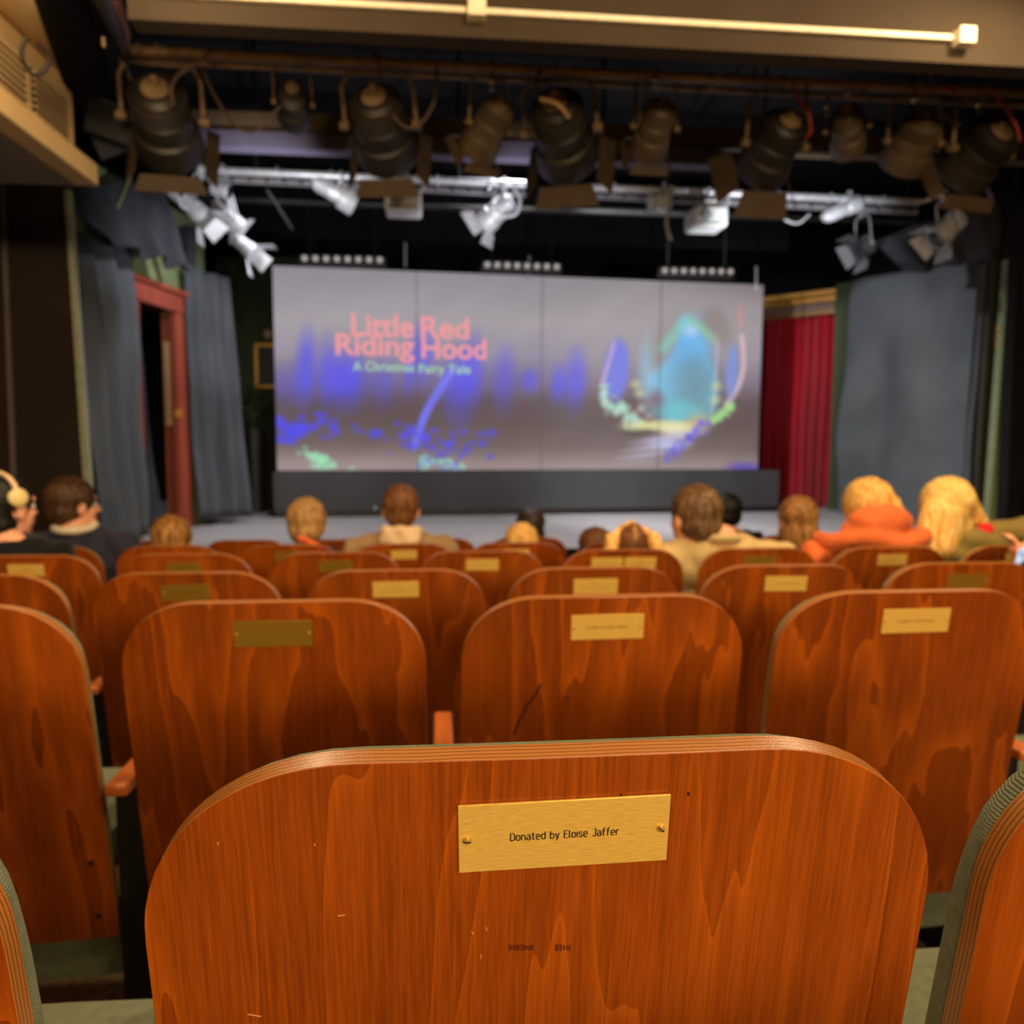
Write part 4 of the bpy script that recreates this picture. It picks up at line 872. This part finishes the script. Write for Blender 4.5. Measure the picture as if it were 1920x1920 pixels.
# side boom, top left
t = empty('side_boom', at(190, 0, 3.3)); tag(t, 'black upright lantern boom hanging in the top left corner', 'stage light'); c = Vector(t.location)
MB().cyl(at(168, -60, 2.6)-c, at(236, 105, 3.9)-c, .03, n=14).build('pipe', LBLACK, t); MB().cyl(at(100, -60, 2.8)-c, at(160, 140, 3.7)-c, .09, .10, n=20).build('housing', mat('matt_black', (12, 11, 10), .95, spec=.05), t)
MB().quadprism([at(208, 0, 3.2)-c, at(222, 0, 3.2)-c, at(238, 60, 3.6)-c, at(236, 85, 3.6)-c], (.01, .01, 0)).build('tan_plate', mat('tan_label_plate', (176, 120, 84), .6), t)
for (x, y) in ((132, 15), (165, 35), (193, 70)): MB().cyl(at(x, y, 3.2)-c, at(x+2, y+18, 3.2)-c, .006, n=8).build('bolt', LBROWN, t)
t = empty('wall_lantern', at(205, 220, 4.4)); tag(t, 'dark lantern with open barn doors above the left drape, beside the duct end', 'stage light'); c = Vector(t.location)
MB().box(Vector((0, .05, .02)), (.26, .3, .2), Euler((.5, .2, .4)).to_matrix()).build('housing', BLACKM, t, bevel=.02)
MB().quadprism([at(160, 230, 4.4)-c, at(250, 205, 4.4)-c, at(270, 270, 4.5)-c, at(190, 300, 4.5)-c], (0, .01, 0)).build('barn_door', mat('dark_blue_door', (42, 40, 52), .6), t)
# ---- bright bar
BY2 = 5.6
def b2(px): return 318+(px-370)*.045
SILB = mat('bright_pipe', (200, 202, 210), .4, .4, var=.2, nscale=30)
for (x0, x1, lb) in ((372, 985, 'bright silver pipe carrying pale lanterns, left half of the rear bar'), (1105, 1722, 'bright silver pipe carrying pale lanterns, right half of the rear bar')):
    t = empty('rear_lighting_bar', at((x0+x1)/2, b2((x0+x1)/2), BY2)); tag(t, lb, 'pipe'); c = Vector(t.location)
    MB().cyl(at(x0, b2(x0), BY2)-c, at(x1, b2(x1), BY2)-c, .026, n=16).build('pipe', SILB, t)
    p0, p1 = at(x0+15, b2(x0)+16, BY2)-c, at(x1, b2(x1)+18, BY2)-c
    MB().quadprism([p0+Vector((0, 0, .016)), p1+Vector((0, 0, .016)), p1-Vector((0, 0, .016)), p0-Vector((0, 0, .016))], (0, .03, 0)).build('socket_rail', mat('socket_rail_grey', (120, 118, 124), .5), t)
    n = int((x1-x0)/32)
    for i in range(n):
        q = p0.lerp(p1, (i+.5)/n); MB().lathe(q, (0, -1, 0), [(0, .014), (.006, .014), (.008, .006)], 10).build('socket', mat('socket_dark', (70, 68, 72), .5), t)
    for i in range(max(3, n//3)):
        q = p0.lerp(p1, (i+.3)/max(3, n//3)); q.z += .055; MB().tube([q+Vector((0, .04*math.cos(x), .04*math.sin(x))) for x in [PI*(-.4+1.4*j/7) for j in range(8)]], .009, 8).build('pipe_hook', SILB, t)
g2_ = 'pale lanterns on the rear lighting bar'
for px in (480, 860, 1130, 1430, 1700):
    q = at(px, b2(px), BY2); o = MB().cyl(q, (q.x, q.y, 4.0), .012, n=10).build('hanger_rod', BLACKM); tag(o, 'black drop rod holding the rear lighting bar, '+{480: 'first from the left', 860: 'second from the left', 1130: 'in the middle', 1430: 'second from the right', 1700: 'rightmost'}[px], 'rod')
def drop_arm(t, px, m=None):
    q = at(min(max(px, 375), 1718), b2(px), BY2); c = Vector(t.location); MB().tube([Vector((0, 0, 0)), (q-c)*.5, q-c], .012, 8).build('drop_arm', m or SILB, t)
    return t
drop_arm(lamp('pale_lantern', 'bright lantern slanting down at the left end of the rear bar', 'stage light', (318, 345), (388, 415), 5.5, 5.5, 17, (378, b2(378), 5.6), SG, g2_, doors=1.6, flare=1.1), 378)
drop_arm(lamp('pale_lantern', 'short pale lantern under the left end of the rear bar', 'stage light', (395, 350), (430, 360), 5.7, 5.7, 13, (400, b2(400), 5.7), SG, g2_), 400)
drop_arm(lamp('pale_lantern', 'dimmer pale lantern lower down, second of the cluster left of the screen', 'stage light', (400, 385), (448, 430), 5.8, 5.9, 17, (405, b2(405), 5.8), (mat('grey_casting', (150, 150, 156), .5), LSILV, LSILV), g2_, doors=.5), 405)
drop_arm(lamp('pale_lantern', 'lowest pale lantern just above the top left corner of the screen', 'stage light', (440, 445), (475, 475), 6.2, 6.2, 13, (420, b2(420), 6.0), (mat('grey_casting', (150, 150, 156), .5), LSILV, LSILV), g2_, doors=2.2), 420)
drop_arm(lamp('pale_lantern', 'pale flared lantern pointing right above the pink title', 'stage light', (590, 340), (665, 380), 5.6, 5.7, 17, (640, b2(640), 5.6), SG, g2_, flare=1.45), 640)
drop_arm(lamp('pale_lantern', 'pale round lantern with square frame above the middle of the screen', 'stage light', (958, 375), (905, 420), 5.5, 5.6, 21, (945, b2(945), 5.5), SG, g2_, doors=1.0), 945)
drop_arm(lamp('pale_lantern', 'bright stubby lantern under the rear bar right of centre', 'stage light', (1215, 378), (1255, 378), 5.5, 5.5, 18, (1245, b2(1245)-8, 5.5), SG, g2_), 1245)
drop_arm(lamp('pale_lantern', 'bright lantern lying nearly level towards the right of the rear bar', 'stage light', (1545, 408), (1610, 380), 5.6, 5.6, 14, (1592, b2(1592)-5, 5.6), SG, g2_), 1592)
drop_arm(lamp('pale_lantern', 'dim square lantern below the level one, at right', 'stage light', (1632, 455), (1608, 470), 6.0, 6.0, 20, (1615, b2(1615)+20, 6.0), (mat('dim_casting', (80, 78, 84), .5), mat('grey_casting', (150, 150, 156), .5), mat('dim_casting', (80, 78, 84), .5)), g2_, doors=1.0), 1615)
drop_arm(lamp('pale_lantern', 'bright ribbed lantern slanting down at the right end above the backcloth', 'stage light', (1800, 405), (1755, 450), 5.5, 5.5, 22, (1770, 365, 5.5), SG, g2_, doors=1.0), 1770)
for (x, y, hh, lb) in ((757, 378, 22, 'white box projector hanging left of centre'), (1323, 408, 21, 'white box projector hanging right of centre')):
    t = empty('projector', at(x, y-28, 5.5)); tag(t, lb, 'projector'); c = Vector(t.location); c2 = at(x, y+5, 5.5)-c
    w_, h_ = pxs(64, 5.5), pxs(36, 5.5)
    MB().box(c2, (w_, .24, h_)).build('case', LWHITE, t, bevel=.02); MB().lathe(c2+Vector((-w_*.15, -.12, 0)), (0, -1, 0), [(0, .04), (.02, .038), (.024, .02)], 20).build('lens', mat('lens_grey', (190, 200, 205), .2), t)
    MB().box(c2+Vector((.02, 0, h_*.5+.025)), (w_*.42, .12, .07)).build('mount_head', LWHITE, t, bevel=.012); MB().box(c2+Vector((0, -.121, -h_*.36)), (w_*.8, .004, .014)).build('vent', mat('vent_grey', (120, 124, 128), .5), t)
    MB().cyl(c2+Vector((.02, 0, h_*.5+.05)), (.02, 0, .10), .014, n=12).build('mount_pole', SILB, t)
    drop_arm(t, x)
    MB().tube([c2+Vector((w_*.45, -.05, h_*.4)), c2+Vector((w_*.62, -.05, h_*.9)), c2+Vector((w_*.45, -.05, h_*1.3)), c2+Vector((.05, -.05, h_*1.2))], .008, 8).build('lead', CABLEW, t)
hang([(1462, 402), (1478, 415), (1498, 418), (1518, 402)], 5.6, .007, CABLEW, 'cable', 'pale loop of cable under the right half of the rear bar')
hang([(330, 360), (340, 385), (358, 392), (372, 380)], 5.45, .010, CABLEW, 'cable', 'pale loop of cable on the leftmost bright lantern')
hang([(925, 385), (945, 405), (968, 400), (975, 375), (962, 350)], 5.45, .010, CABLEW, 'cable', 'pale loop of cable on the middle bright lantern')
hang([(1262, 350), (1255, 385), (1250, 420), (1258, 450), (1252, 435)], 5.45, .012, CABLEW, 'cable', 'pale cable twisting down beside the stubby lantern')
o = MB().cyl(at(500, 355, 6.4), at(548, 430, 6.6), .012, n=8).build('brace_rod', BLACKM); tag(o, 'dark slanting brace rod above the title end of the screen', 'rod')

# ================================================================== PEOPLE
SKIN = mat('skin_warm', (240, 172, 134), .55, var=.08, nscale=30, spec=.3)
def remesh(mb, name, mt, parent, vox=.011, smooth=4, disp=None):
    me = mb.mesh(name); o = bpy.data.objects.new(name, me); C.objects.link(o)
    r = o.modifiers.new('r', 'REMESH'); r.mode = 'VOXEL'; r.voxel_size = vox; r.use_smooth_shade = True
    s = o.modifiers.new('s', 'SMOOTH'); s.factor = .6; s.iterations = smooth
    bake(o); o.data.materials.clear(); o.data.materials.append(mt)
    if disp:
        me = o.data; n = len(me.vertices); co = np.empty(n*3, np.float32); no = np.empty(n*3, np.float32)
        me.vertices.foreach_get('co', co); me.vertices.foreach_get('normal', no); co = co.reshape(-1, 3); no = no.reshape(-1, 3)
        for i in range(n): co[i] += no[i]*disp(co[i])
        me.vertices.foreach_set('co', co.ravel()); me.update()
    o.parent = parent; return o
HM = {}
def hair_mat(key, c1, c2):
    if key in HM: return HM[key]
    m = mat('hair_'+key, c1, .45, var=0, spec=.3); N = m.node_tree.nodes; L = m.node_tree.links
    tc = N.new('ShaderNodeTexCoord'); mp = N.new('ShaderNodeMapping'); mp.inputs['Scale'].default_value = (70, 70, 9); L.new(tc.outputs['Object'], mp.inputs[0])
    nz = N.new('ShaderNodeTexNoise'); nz.inputs['Scale'].default_value = 1; nz.inputs['Detail'].default_value = 4; nz.inputs['Distortion'].default_value = .6; L.new(mp.outputs[0], nz.inputs['Vector'])
    cr = N.new('ShaderNodeValToRGB'); cr.color_ramp.elements[0].position = .38; cr.color_ramp.elements[1].position = .62
    cr.color_ramp.elements[0].color = (*lin(c1), 1); cr.color_ramp.elements[1].color = (*lin(c2), 1); L.new(nz.outputs['Fac'], cr.inputs[0]); L.new(cr.outputs[0], N['Principled BSDF'].inputs['Base Color'])
    bp = N.new('ShaderNodeBump'); bp.inputs['Strength'].default_value = .5; bp.inputs['Distance'].default_value = .004; L.new(nz.outputs['Fac'], bp.inputs['Height']); L.new(bp.outputs[0], N['Principled BSDF'].inputs['Normal'])
    HM[key] = m; return m
EYEW = mat('eye_white', (235, 230, 225), .3); IRIS = mat('eye_dark', (40, 26, 18), .2); LIP = mat('lip_tone', (180, 90, 80), .5)
def person(px, py, row, label, jacket, hair, hstyle, S=1.05, turn=0, tilt=0, child=False, dy=.27, cloth_m=None, lean=0, extra=None, group='people in the audience', arm=None, shoulder=1.0, col=None, nod=0, lateral=0, nx=None, neck=.092):
    Y = .44+PITCHY*row+dy; H = at(px, py, Y); fz = -DZ*row; seat = fz+.47; Lh = H.z-seat
    t = empty('person', (H.x, H.y, fz)); tag(t, label, 'person', group)
    hz = H.z-fz; hc = Vector((0, 0, hz)); HR = Matrix.Rotation(turn, 3, 'Z') @ Matrix.Rotation(tilt, 3, 'Y') @ Matrix.Rotation(nod, 3, 'X')
    def h(x, y, z): return hc+HR @ Vector((x*S, y*S, z*S))
    ns = neck*S; nb = Vector((lateral*.35 if nx is None else nx, -.035*S-lean, hz-ns-.012))           # neck base
    sw = (.185 if not child else .135)*S*shoulder; hip = Vector((lateral, .03, .47+.09)); 
    B = MB()
    # head: skull, face, jaw, nose, brow, ears, neck
    B.ell(h(0, -.012, .022), (.076*S, .094*S, .092*S), HR); B.ell(h(0, .028, -.035), (.058*S, .062*S, .075*S), HR); B.ell(h(0, .048, -.080), (.034*S, .036*S, .030*S), HR)
    B.cap(h(0, .088, .012), h(0, .104, -.024), .009*S, .013*S); B.ell(h(0, .076, .034), (.048*S, .018*S, .012*S), HR)
    for s_ in (-1, 1):
        B.ell(h(.079*s_, -.002, -.008), (.010*S, .020*S, .032*S), HR); B.ell(h(.040*s_, .058, -.022), (.020*S, .018*S, .018*S), HR)
        B.cap(nb+Vector((0, 0, -.02)), nb+Vector((s_*sw*.80, .0, -.055*S)), .045*S, .040*S)
    B.cap(h(0, -.018, -.06), nb, .050*S, .058*S)
    ch = nb.lerp(hip, .38)+Vector((0, .02, 0)); B.ell(ch, (sw*.92, .115*S, abs(nb.z-hip.z)*.42)); B.ell(nb.lerp(hip, .8), (sw*.80, .12*S, abs(nb.z-hip.z)*.4)); B.ell(hip, (.165*S, .13*S, .095*S))
    Tz = MB(); J = MB(); kl = .40*S*(.75 if child else 1)
    J.ell(ch+Vector((0, -.005, 0)), (sw*1.05, .132*S, abs(nb.z-hip.z)*.46)); J.ell(nb.lerp(hip, .8), (sw*.95, .138*S, abs(nb.z-hip.z)*.42))
    J.cap(nb+Vector((-sw*.35, -.008, -.055*S)), nb+Vector((sw*.35, -.008, -.055*S)), .062*S)
    for s_ in (-1, 1):
        shd = nb+Vector((s_*sw, -.0, -.070*S)); elb = shd+Vector((s_*.05, .07, -.24*S)); wr = Vector((s_*.09+lateral, .27, .47+.17)); 
        if arm and s_ == arm[0]:
            wr = arm[1]-Vector((H.x, H.y, fz)); elb = shd.lerp(wr, .5)+Vector((0, 0, -.13))
        J.cap(nb+Vector((s_*sw*.3, 0, -.04*S)), shd, .052*S, .062*S); J.cap(shd, elb, .060*S, .050*S); J.cap(elb, wr, .048*S, .036*S)
        B.cap(shd, elb, .045*S, .038*S); B.cap(elb, wr, .036*S, .024*S)
        fd = (wr-elb).normalized(); sd_ = fd.cross(Vector((0, 0, 1))).normalized(); pc_ = wr+fd*.045; B.ell(pc_, (.036, .036, .022)); B.ell(wr+fd*.02, (.028, .03, .02))
        upv = sd_.cross(fd)
        for q in range(4):
            f0 = pc_+fd*.022+sd_*(q-1.5)*.019; ln = (.030, .036, .033, .024)[q]; f1 = f0+fd*ln; f2 = f1+(fd*.6-upv*.8).normalized()*ln*.8; B.cap(f0, f1, .0085, .008, 8); B.cap(f1, f2, .008, .0065, 8)
        th0 = pc_-fd*.02-sd_*s_*-.030; B.cap(th0, th0+(fd*.7+sd_*s_*.7).normalized()*.035, .010, .009, 8); 
        kn = Vector((s_*.10+lateral, kl, .47+.075)); ft = Vector((s_*.11+lateral, kl+.03, .07 if not child else .12))
        hp = hip+Vector((s_*.08, 0, 0)); B.cap(hp, kn, .075*S, .055*S); B.cap(kn, ft, .05*S, .036*S); B.cap(ft+Vector((0, 0, -.025)), ft+Vector((0, .13, -.03)), .034, .028)
        Tz.cap(hp, kn, .084*S, .065*S); Tz.cap(kn, ft+Vector((0, 0, .04)), .06*S, .05*S)
    Tz.ell(hip, (.178*S, .145*S, .105*S))
    remesh(B, 'body', SKIN, t, .0105, 3)
    remesh(J, jacket[0], jacket[1], t, .014, 3, disp=lambda c: .006*math.sin(c[2]*55+4*math.sin(c[0]*14)+c[0]*9)*.6+.004*math.sin(c[0]*60))
    remesh(Tz, 'trousers', mat('dark_trousers', (36, 38, 48), .9), t, .016, 2)
    for s_ in (-1, 1):
        e = MB().ell(h(.028*s_, .073, .006), .0110*S, n=12, k=8).build('eye', EYEW, t); MB().ell(h(.028*s_, .0818, .006), .0055*S, n=10, k=6).build('iris', IRIS, e)
    MB().ell(h(0, .090, -.052), (.021*S, .007*S, .006*S), HR).build('mouth', LIP, t)
    # hair
    A = MB(); strands = lambda c: .0045*math.sin(math.atan2(c[1], c[0])*36+c[2]*22+3*math.sin(c[2]*30))+.002*math.sin(c[2]*260+c[0]*210)
    if hstyle == 'short':
        A.ell(h(0, -.018, .034), (.084*S, .098*S, .094*S), HR); A.ell(h(0, -.045, -.015), (.070*S, .066*S, .062*S), HR)
    elif hstyle == 'full':
        A.ell(h(0, -.018, .036), (.090*S, .102*S, .096*S), HR); A.ell(h(0, -.042, -.018), (.080*S, .074*S, .070*S), HR)
    elif hstyle == 'bob':
        A.ell(h(0, -.014, .030), (.094*S, .104*S, .100*S), HR); A.ell(h(0, -.040, -.06), (.096*S, .075*S, .10*S), HR)
    elif hstyle == 'long':
        A.ell(h(0, -.014, .030), (.094*S, .106*S, .098*S), HR); A.ell(h(0, -.050, -.07), (.092*S, .070*S, .115*S), HR); A.ell(h(-.01, -.062, -.15), (.080*S, .052*S, .09*S), HR)
        for s_ in (-1, 1): A.cap(h(.07*s_, -.02, -.02), h(.075*s_, -.01, -.17), .030*S, .022*S)
    if extra: extra(A, h, HR, t, S, nb, sw, hc)
    remesh(A, 'hair', hair, t, .0085, 2, disp=strands)
    return t
def M2(n, c, **k): return mat(n, c, .9, var=.15, nscale=14, sheen=.1, spec=.15, **k)
BLOND = hair_mat('blond', (206, 142, 62), (250, 206, 120)); BLON2 = hair_mat('dark_blond', (120, 76, 34), (206, 150, 84)); BRN = hair_mat('brown', (74, 42, 18), (140, 88, 42))
DBR = hair_mat('dark_brown', (30, 20, 14), (70, 48, 34)); BLK = hair_mat('black', (14, 11, 9), (32, 25, 18)); SAND = hair_mat('sandy', (134, 94, 50), (206, 160, 98))
def ring(A_, c, rx, ry, r, a0=0, a1=2*PI, tz=0, n=20, wob=0):
    pts = [Vector(c)+Vector((rx*math.cos(a0+(a1-a0)*i/n), ry*math.sin(a0+(a1-a0)*i/n), tz*math.sin(a0+(a1-a0)*i/n)+wob*math.sin(i*1.7))) for i in range(n+1)]
    for i in range(n): A_.cap(pts[i], pts[i+1], r, r, 10)
# 1 woman with headphones
def ex1(A, h, HR, t, S, nb, sw, hc):
    A.ell(h(-.01, -.045, -.05), (.082*S, .07*S, .06*S), HR)
    pts = [h(.100*math.cos(a), -.03, .045+.086*math.sin(a)) for a in [PI*i/16 for i in range(17)]]
    hb = MB().tube(pts, .010, 10).build('headphone_band', mat('cream_plastic', (236, 200, 160), .4), t)
    for s_ in (-1, 1): MB().lathe(h(.088*s_, -.025, .045), HR @ Vector((s_, -.3, .1)), [(0, .034), (.018, .036), (.026, .026), (.03, .01)], 20).build('ear_cup', mat('cream_cup', (230, 205, 140), .4), hb)
person(14, 954, 3, 'person with black hair and cream headphones, dark top, at the left edge', ('black_top', M2('black_top', (24, 22, 24))), BLK, 'short', 1.12, turn=-.48, extra=ex1, tilt=.0)
# 2 man in navy
def collar(m, r=.062, z=-.005, th=.018, name='collar', back=-.0):
    def f(A, h, HR, t, S, nb, sw, hc):
        b = MB(); ring(b, nb+Vector((0, back, .012+z)), r*S, r*S*.95, th, tz=.012); remesh(b, name, m, t, .009, 2)
    return f
person(138, 949, 4, 'person with short brown hair, white collar and navy jacket, head turned right', ('navy_jacket', M2('navy_jacket', (52, 50, 66))), BRN if 0 else hair_mat('mid_brown', (52, 34, 20), (96, 66, 40)), 'full', 1.22, turn=-.72, extra=collar(M2('white_collar', (240, 224, 190)), .075, .01, .022), lateral=.06, dy=.30, shoulder=1.1)
# 3 child
person(324, 1016, 4, 'child with short golden-brown hair, low behind a fifth-row seat at left', ('dark_jumper', M2('brown_jumper', (60, 44, 34))), hair_mat('golden_brown', (92, 56, 26), (196, 138, 70)), 'full', 1.1, child=True)
# 4 blond boy with orange strap
def ex4(A, h, HR, t, S, nb, sw, hc):
    b = MB(); pts = [h(-.02, -.11, -.050), h(.02, -.125, -.060), h(.07, -.14, -.085), h(.12, -.14, -.115), h(.17, -.11, -.16), h(.19, -.07, -.20)]
    b.tube(pts, .014, 10).build('orange_strap', mat('orange_strap', (245, 106, 50), .6), t)
person(576, 984, 4, 'child with straight sandy-blond hair and a bright orange strap at the neck', ('dark_shirt', M2('charcoal_shirt', (46, 36, 34))), SAND, 'full', 1.14, child=True, extra=ex4)
# 5 beige hoodie man
def hood5(A, h, HR, t, S, nb, sw, hc):
    b = MB(); ring(b, nb+Vector((0, -.02, .012)), .078*S, .07*S, .032, tz=-.012); b.ell(nb+Vector((0, -.085, -.02)), (.10*S, .045, .05*S)); remesh(b, 'hood', M2('cream_hood', (238, 204, 160)), t, .012, 3, disp=lambda c: .004*math.sin(c[0]*70+c[2]*40))
person(752, 958, 4, 'person with short auburn-brown hair in a beige coat with a cream hood', ('beige_coat', M2('beige_coat', (160, 128, 92))), hair_mat('auburn', (88, 52, 26), (140, 92, 50)), 'short', 1.16, extra=hood5, dy=.29, shoulder=1.12)
# 6 small blond child, centre
person(977, 1022, 4, 'small blond child, only the top of the head showing at centre', ('pale_top', M2('tan_top', (150, 110, 70))), BLOND, 'bob', .98, child=True)
# 7 dark-haired person
person(993, 988, 5, 'person with long dark brown hair beyond the small blond child', ('dark_coat', M2('dark_coat', (34, 30, 32))), DBR, 'bob', 1.0, turn=.2, tilt=.06)
# 8 brown-haired girl partly hidden
person(1118, 1030, 4, 'child with brown hair peeking out left of the pigtailed girl', ('grey_top', M2('grey_top', (90, 80, 72))), BRN, 'bob', 1.0, child=True, tilt=-.2)
# 9 pigtails
def ex9(A, h, HR, t, S, nb, sw, hc):
    A.ell(h(0, -.02, .03), (.084*S, .098*S, .092*S), HR); b = MB()
    for s_ in (-1, 1):
        b.cap(h(0, -.03, .118), h(.085*s_, -.065, .062), .018*S, .020*S); b.ell(h(.100*s_, -.07, .035), (.036*S, .036*S, .04*S)); b.cap(h(.102*s_, -.075, .02), h(.125*s_, -.07, -.10), .036*S, .030*S)
        b.cap(h(.125*s_, -.07, -.10), h(.118*s_, -.06, -.17), .030*S, .012*S)
        MB().ell(h(.092*s_, -.090, .058), (.013*S, .013*S, .013*S)).build('hair_tie', mat('cream_hair_tie', (255, 214, 160), .5), t)
    b.cap(h(0, -.10, .09), h(.004, -.118, .035), .010*S, .006*S)
    remesh(b, 'pigtails', hair_mat('honey', (214, 140, 62), (255, 205, 120)), t, .009, 2, disp=lambda c: .002*math.sin(c[0]*220+c[2]*30))
person(1181, 1030, 3, 'child with honey-blond pigtails and cream hair ties, behind the double-plate seat', ('brown_top', M2('rust_top', (120, 70, 40))), hair_mat('pig_brown', (86, 50, 22), (140, 88, 46)), 'none', .95, child=True, extra=ex9, dy=.30, nod=-.25)
# 10 khaki man
def ex10(A, h, HR, t, S, nb, sw, hc):
    b = MB(); ring(b, nb+Vector((-.015, -.012, .004)), .066*S, .06*S, .020, tz=-.010); remesh(b, 'collar', M2('khaki', (206, 178, 122)), t, .010, 2)
    MB().box(nb+Vector((.06, -.145, -.075)), (.05, .004, .022), Matrix.Rotation(-.3, 3, 'X')).build('jacket_badge', M2('khaki_badge', (214, 190, 140)), t, bevel=.001)
person(1300, 972, 3, 'person with short brown hair in a khaki jacket, leaning left between two seats', ('khaki_jacket', M2('khaki', (206, 178, 122))), hair_mat('ash_brown', (74, 50, 30), (136, 102, 66)), 'full', 1.18, turn=.45, extra=ex10, dy=.30, lateral=.16, nx=.12, neck=.065, shoulder=1.25)
# 11 black-haired man
person(1362, 962, 5, 'person with short black hair beyond the khaki jacket', ('black_coat', M2('black_coat', (26, 24, 26))), BLK, 'full', 1.05)
# 12 long light-brown hair
person(1494, 976, 4, 'child with long light-brown hair left of the orange hooded coat', ('black_jacket', M2('black_jacket', (30, 26, 26))), BLON2, 'long', 1.12, child=True)
# 13 orange coat
ORG = M2('orange_fleece', (226, 112, 58))
def ex13(A, h, HR, t, S, nb, sw, hc):
    A.ell(h(.035, -.045, -.02), (.085*S, .07*S, .10*S), HR)
    b = MB(); b.ell(nb+Vector((-.01, -.095, .075)), (.125*S, .065*S, .070*S)); b.ell(nb+Vector((-.10, -.07, .035)), (.07*S, .06*S, .045*S))
    for i in range(12):
        a0 = -.2+(i/12)*3.54; p = nb+Vector((.20*S*math.cos(a0), -.125*S*math.sin(a0)*1.0-.01, .0+.012*math.sin(i))); q_ = nb+Vector((.20*S*math.cos(a0+.3), -.125*S*math.sin(a0+.3)-.01, .012*math.sin(i+1))); b.cap(p, q_, .038, .038, 10)
    b.ell(nb+Vector((0, -.09, -.0)), (.15*S, .06*S, .05*S))
    remesh(b, 'hood', ORG, t, .012, 3, disp=lambda c: .005*math.sin(c[0]*26+c[2]*30))
person(1624, 956, 3, 'person with blond hair above an orange coat with a thick folded hood', ('orange_coat', ORG), BLOND, 'bob', 1.16, extra=ex13, dy=.30, shoulder=1.22)
# 14 olive jacket
OLV = M2('olive_cotton', (142, 122, 62))
def ex14(A, h, HR, t, S, nb, sw, hc):
    A.cap(h(-.055, -.055, -.02), h(-.085, -.075, -.17), .060*S, .048*S); A.cap(h(-.02, -.07, -.02), h(-.03, -.09, -.14), .06*S, .048*S); A.cap(h(-.085, -.075, -.16), h(-.10, -.075, -.215), .046*S, .030*S)
    A.cap(h(.03, -.02, .055), h(.135, -.02, -.02), .058*S, .036*S)
    MB().ell(h(.125, -.085, -.055), (.036*S, .032*S, .034*S)).build('red_scarf', mat('red_scarf', (226, 26, 30), .8), t); MB().cap(h(.135, -.05, -.03), h(.165, -.04, -.055), .010, .008).build('finger', SKIN, t)
    b = MB(); b.cap(nb+Vector((.0, -.05, -.02)), nb+Vector((.26*S, -.03, .015)), .058*S, .070*S); b.cap(nb+Vector((.26*S, -.02, .01)), nb+Vector((.30*S, .02, -.10)), .07*S, .075*S); b.cap(nb+Vector((-.12, -.04, -.07)), nb+Vector((.10, -.08, -.10)), .06, .07)
    remesh(b, 'hunched_shoulder', OLV, t, .013, 3, disp=lambda c: .006*math.sin(c[0]*22+c[2]*55))
person(1768, 956, 3, 'person with long bright blond hair and an olive jacket, leaning at the right', ('olive_jacket', OLV), hair_mat('bright_blond', (236, 172, 78), (255, 222, 140)), 'bob', 1.2, extra=ex14, dy=.31, tilt=.18, lateral=.10, shoulder=1.2)
# 15 person holding the phone at the right edge
hp = at(1925, 1052, 2.42)
person(2120, 950, 2, 'person mostly outside the right edge, raising a phone into view', ('grey_jumper', M2('grey_jumper', (92, 86, 84))), BRN, 'short', 1.05, arm=(-1, hp), dy=.22)
t = empty('smartphone', at(1912, 1040, 2.36)); tag(t, 'smartphone with a bright bluish screen held up at the right edge', 'phone'); t.rotation_euler = (.5, -.55, .25)
MB().box((0, 0, 0), (.068, .009, .10)).build('case', mat('pink_phone_case', (235, 150, 110), .5), t, bevel=.003)
MB().box((.002, -.0052, 0), (.058, .001, .09)).build('screen', emat('phone_screen_glow', (214, 230, 250), 1.0), t)
b = MB()
for (x, z, r) in ((-.01, .02, .010), (.012, -.012, .012), (-.012, -.03, .008)): b.lathe((x, -.0058, z), (0, -1, 0), [(0, r), (.0004, r*.9)], 12)
b.build('screen_icons', emat('phone_icons', (96, 140, 170), .9), t)
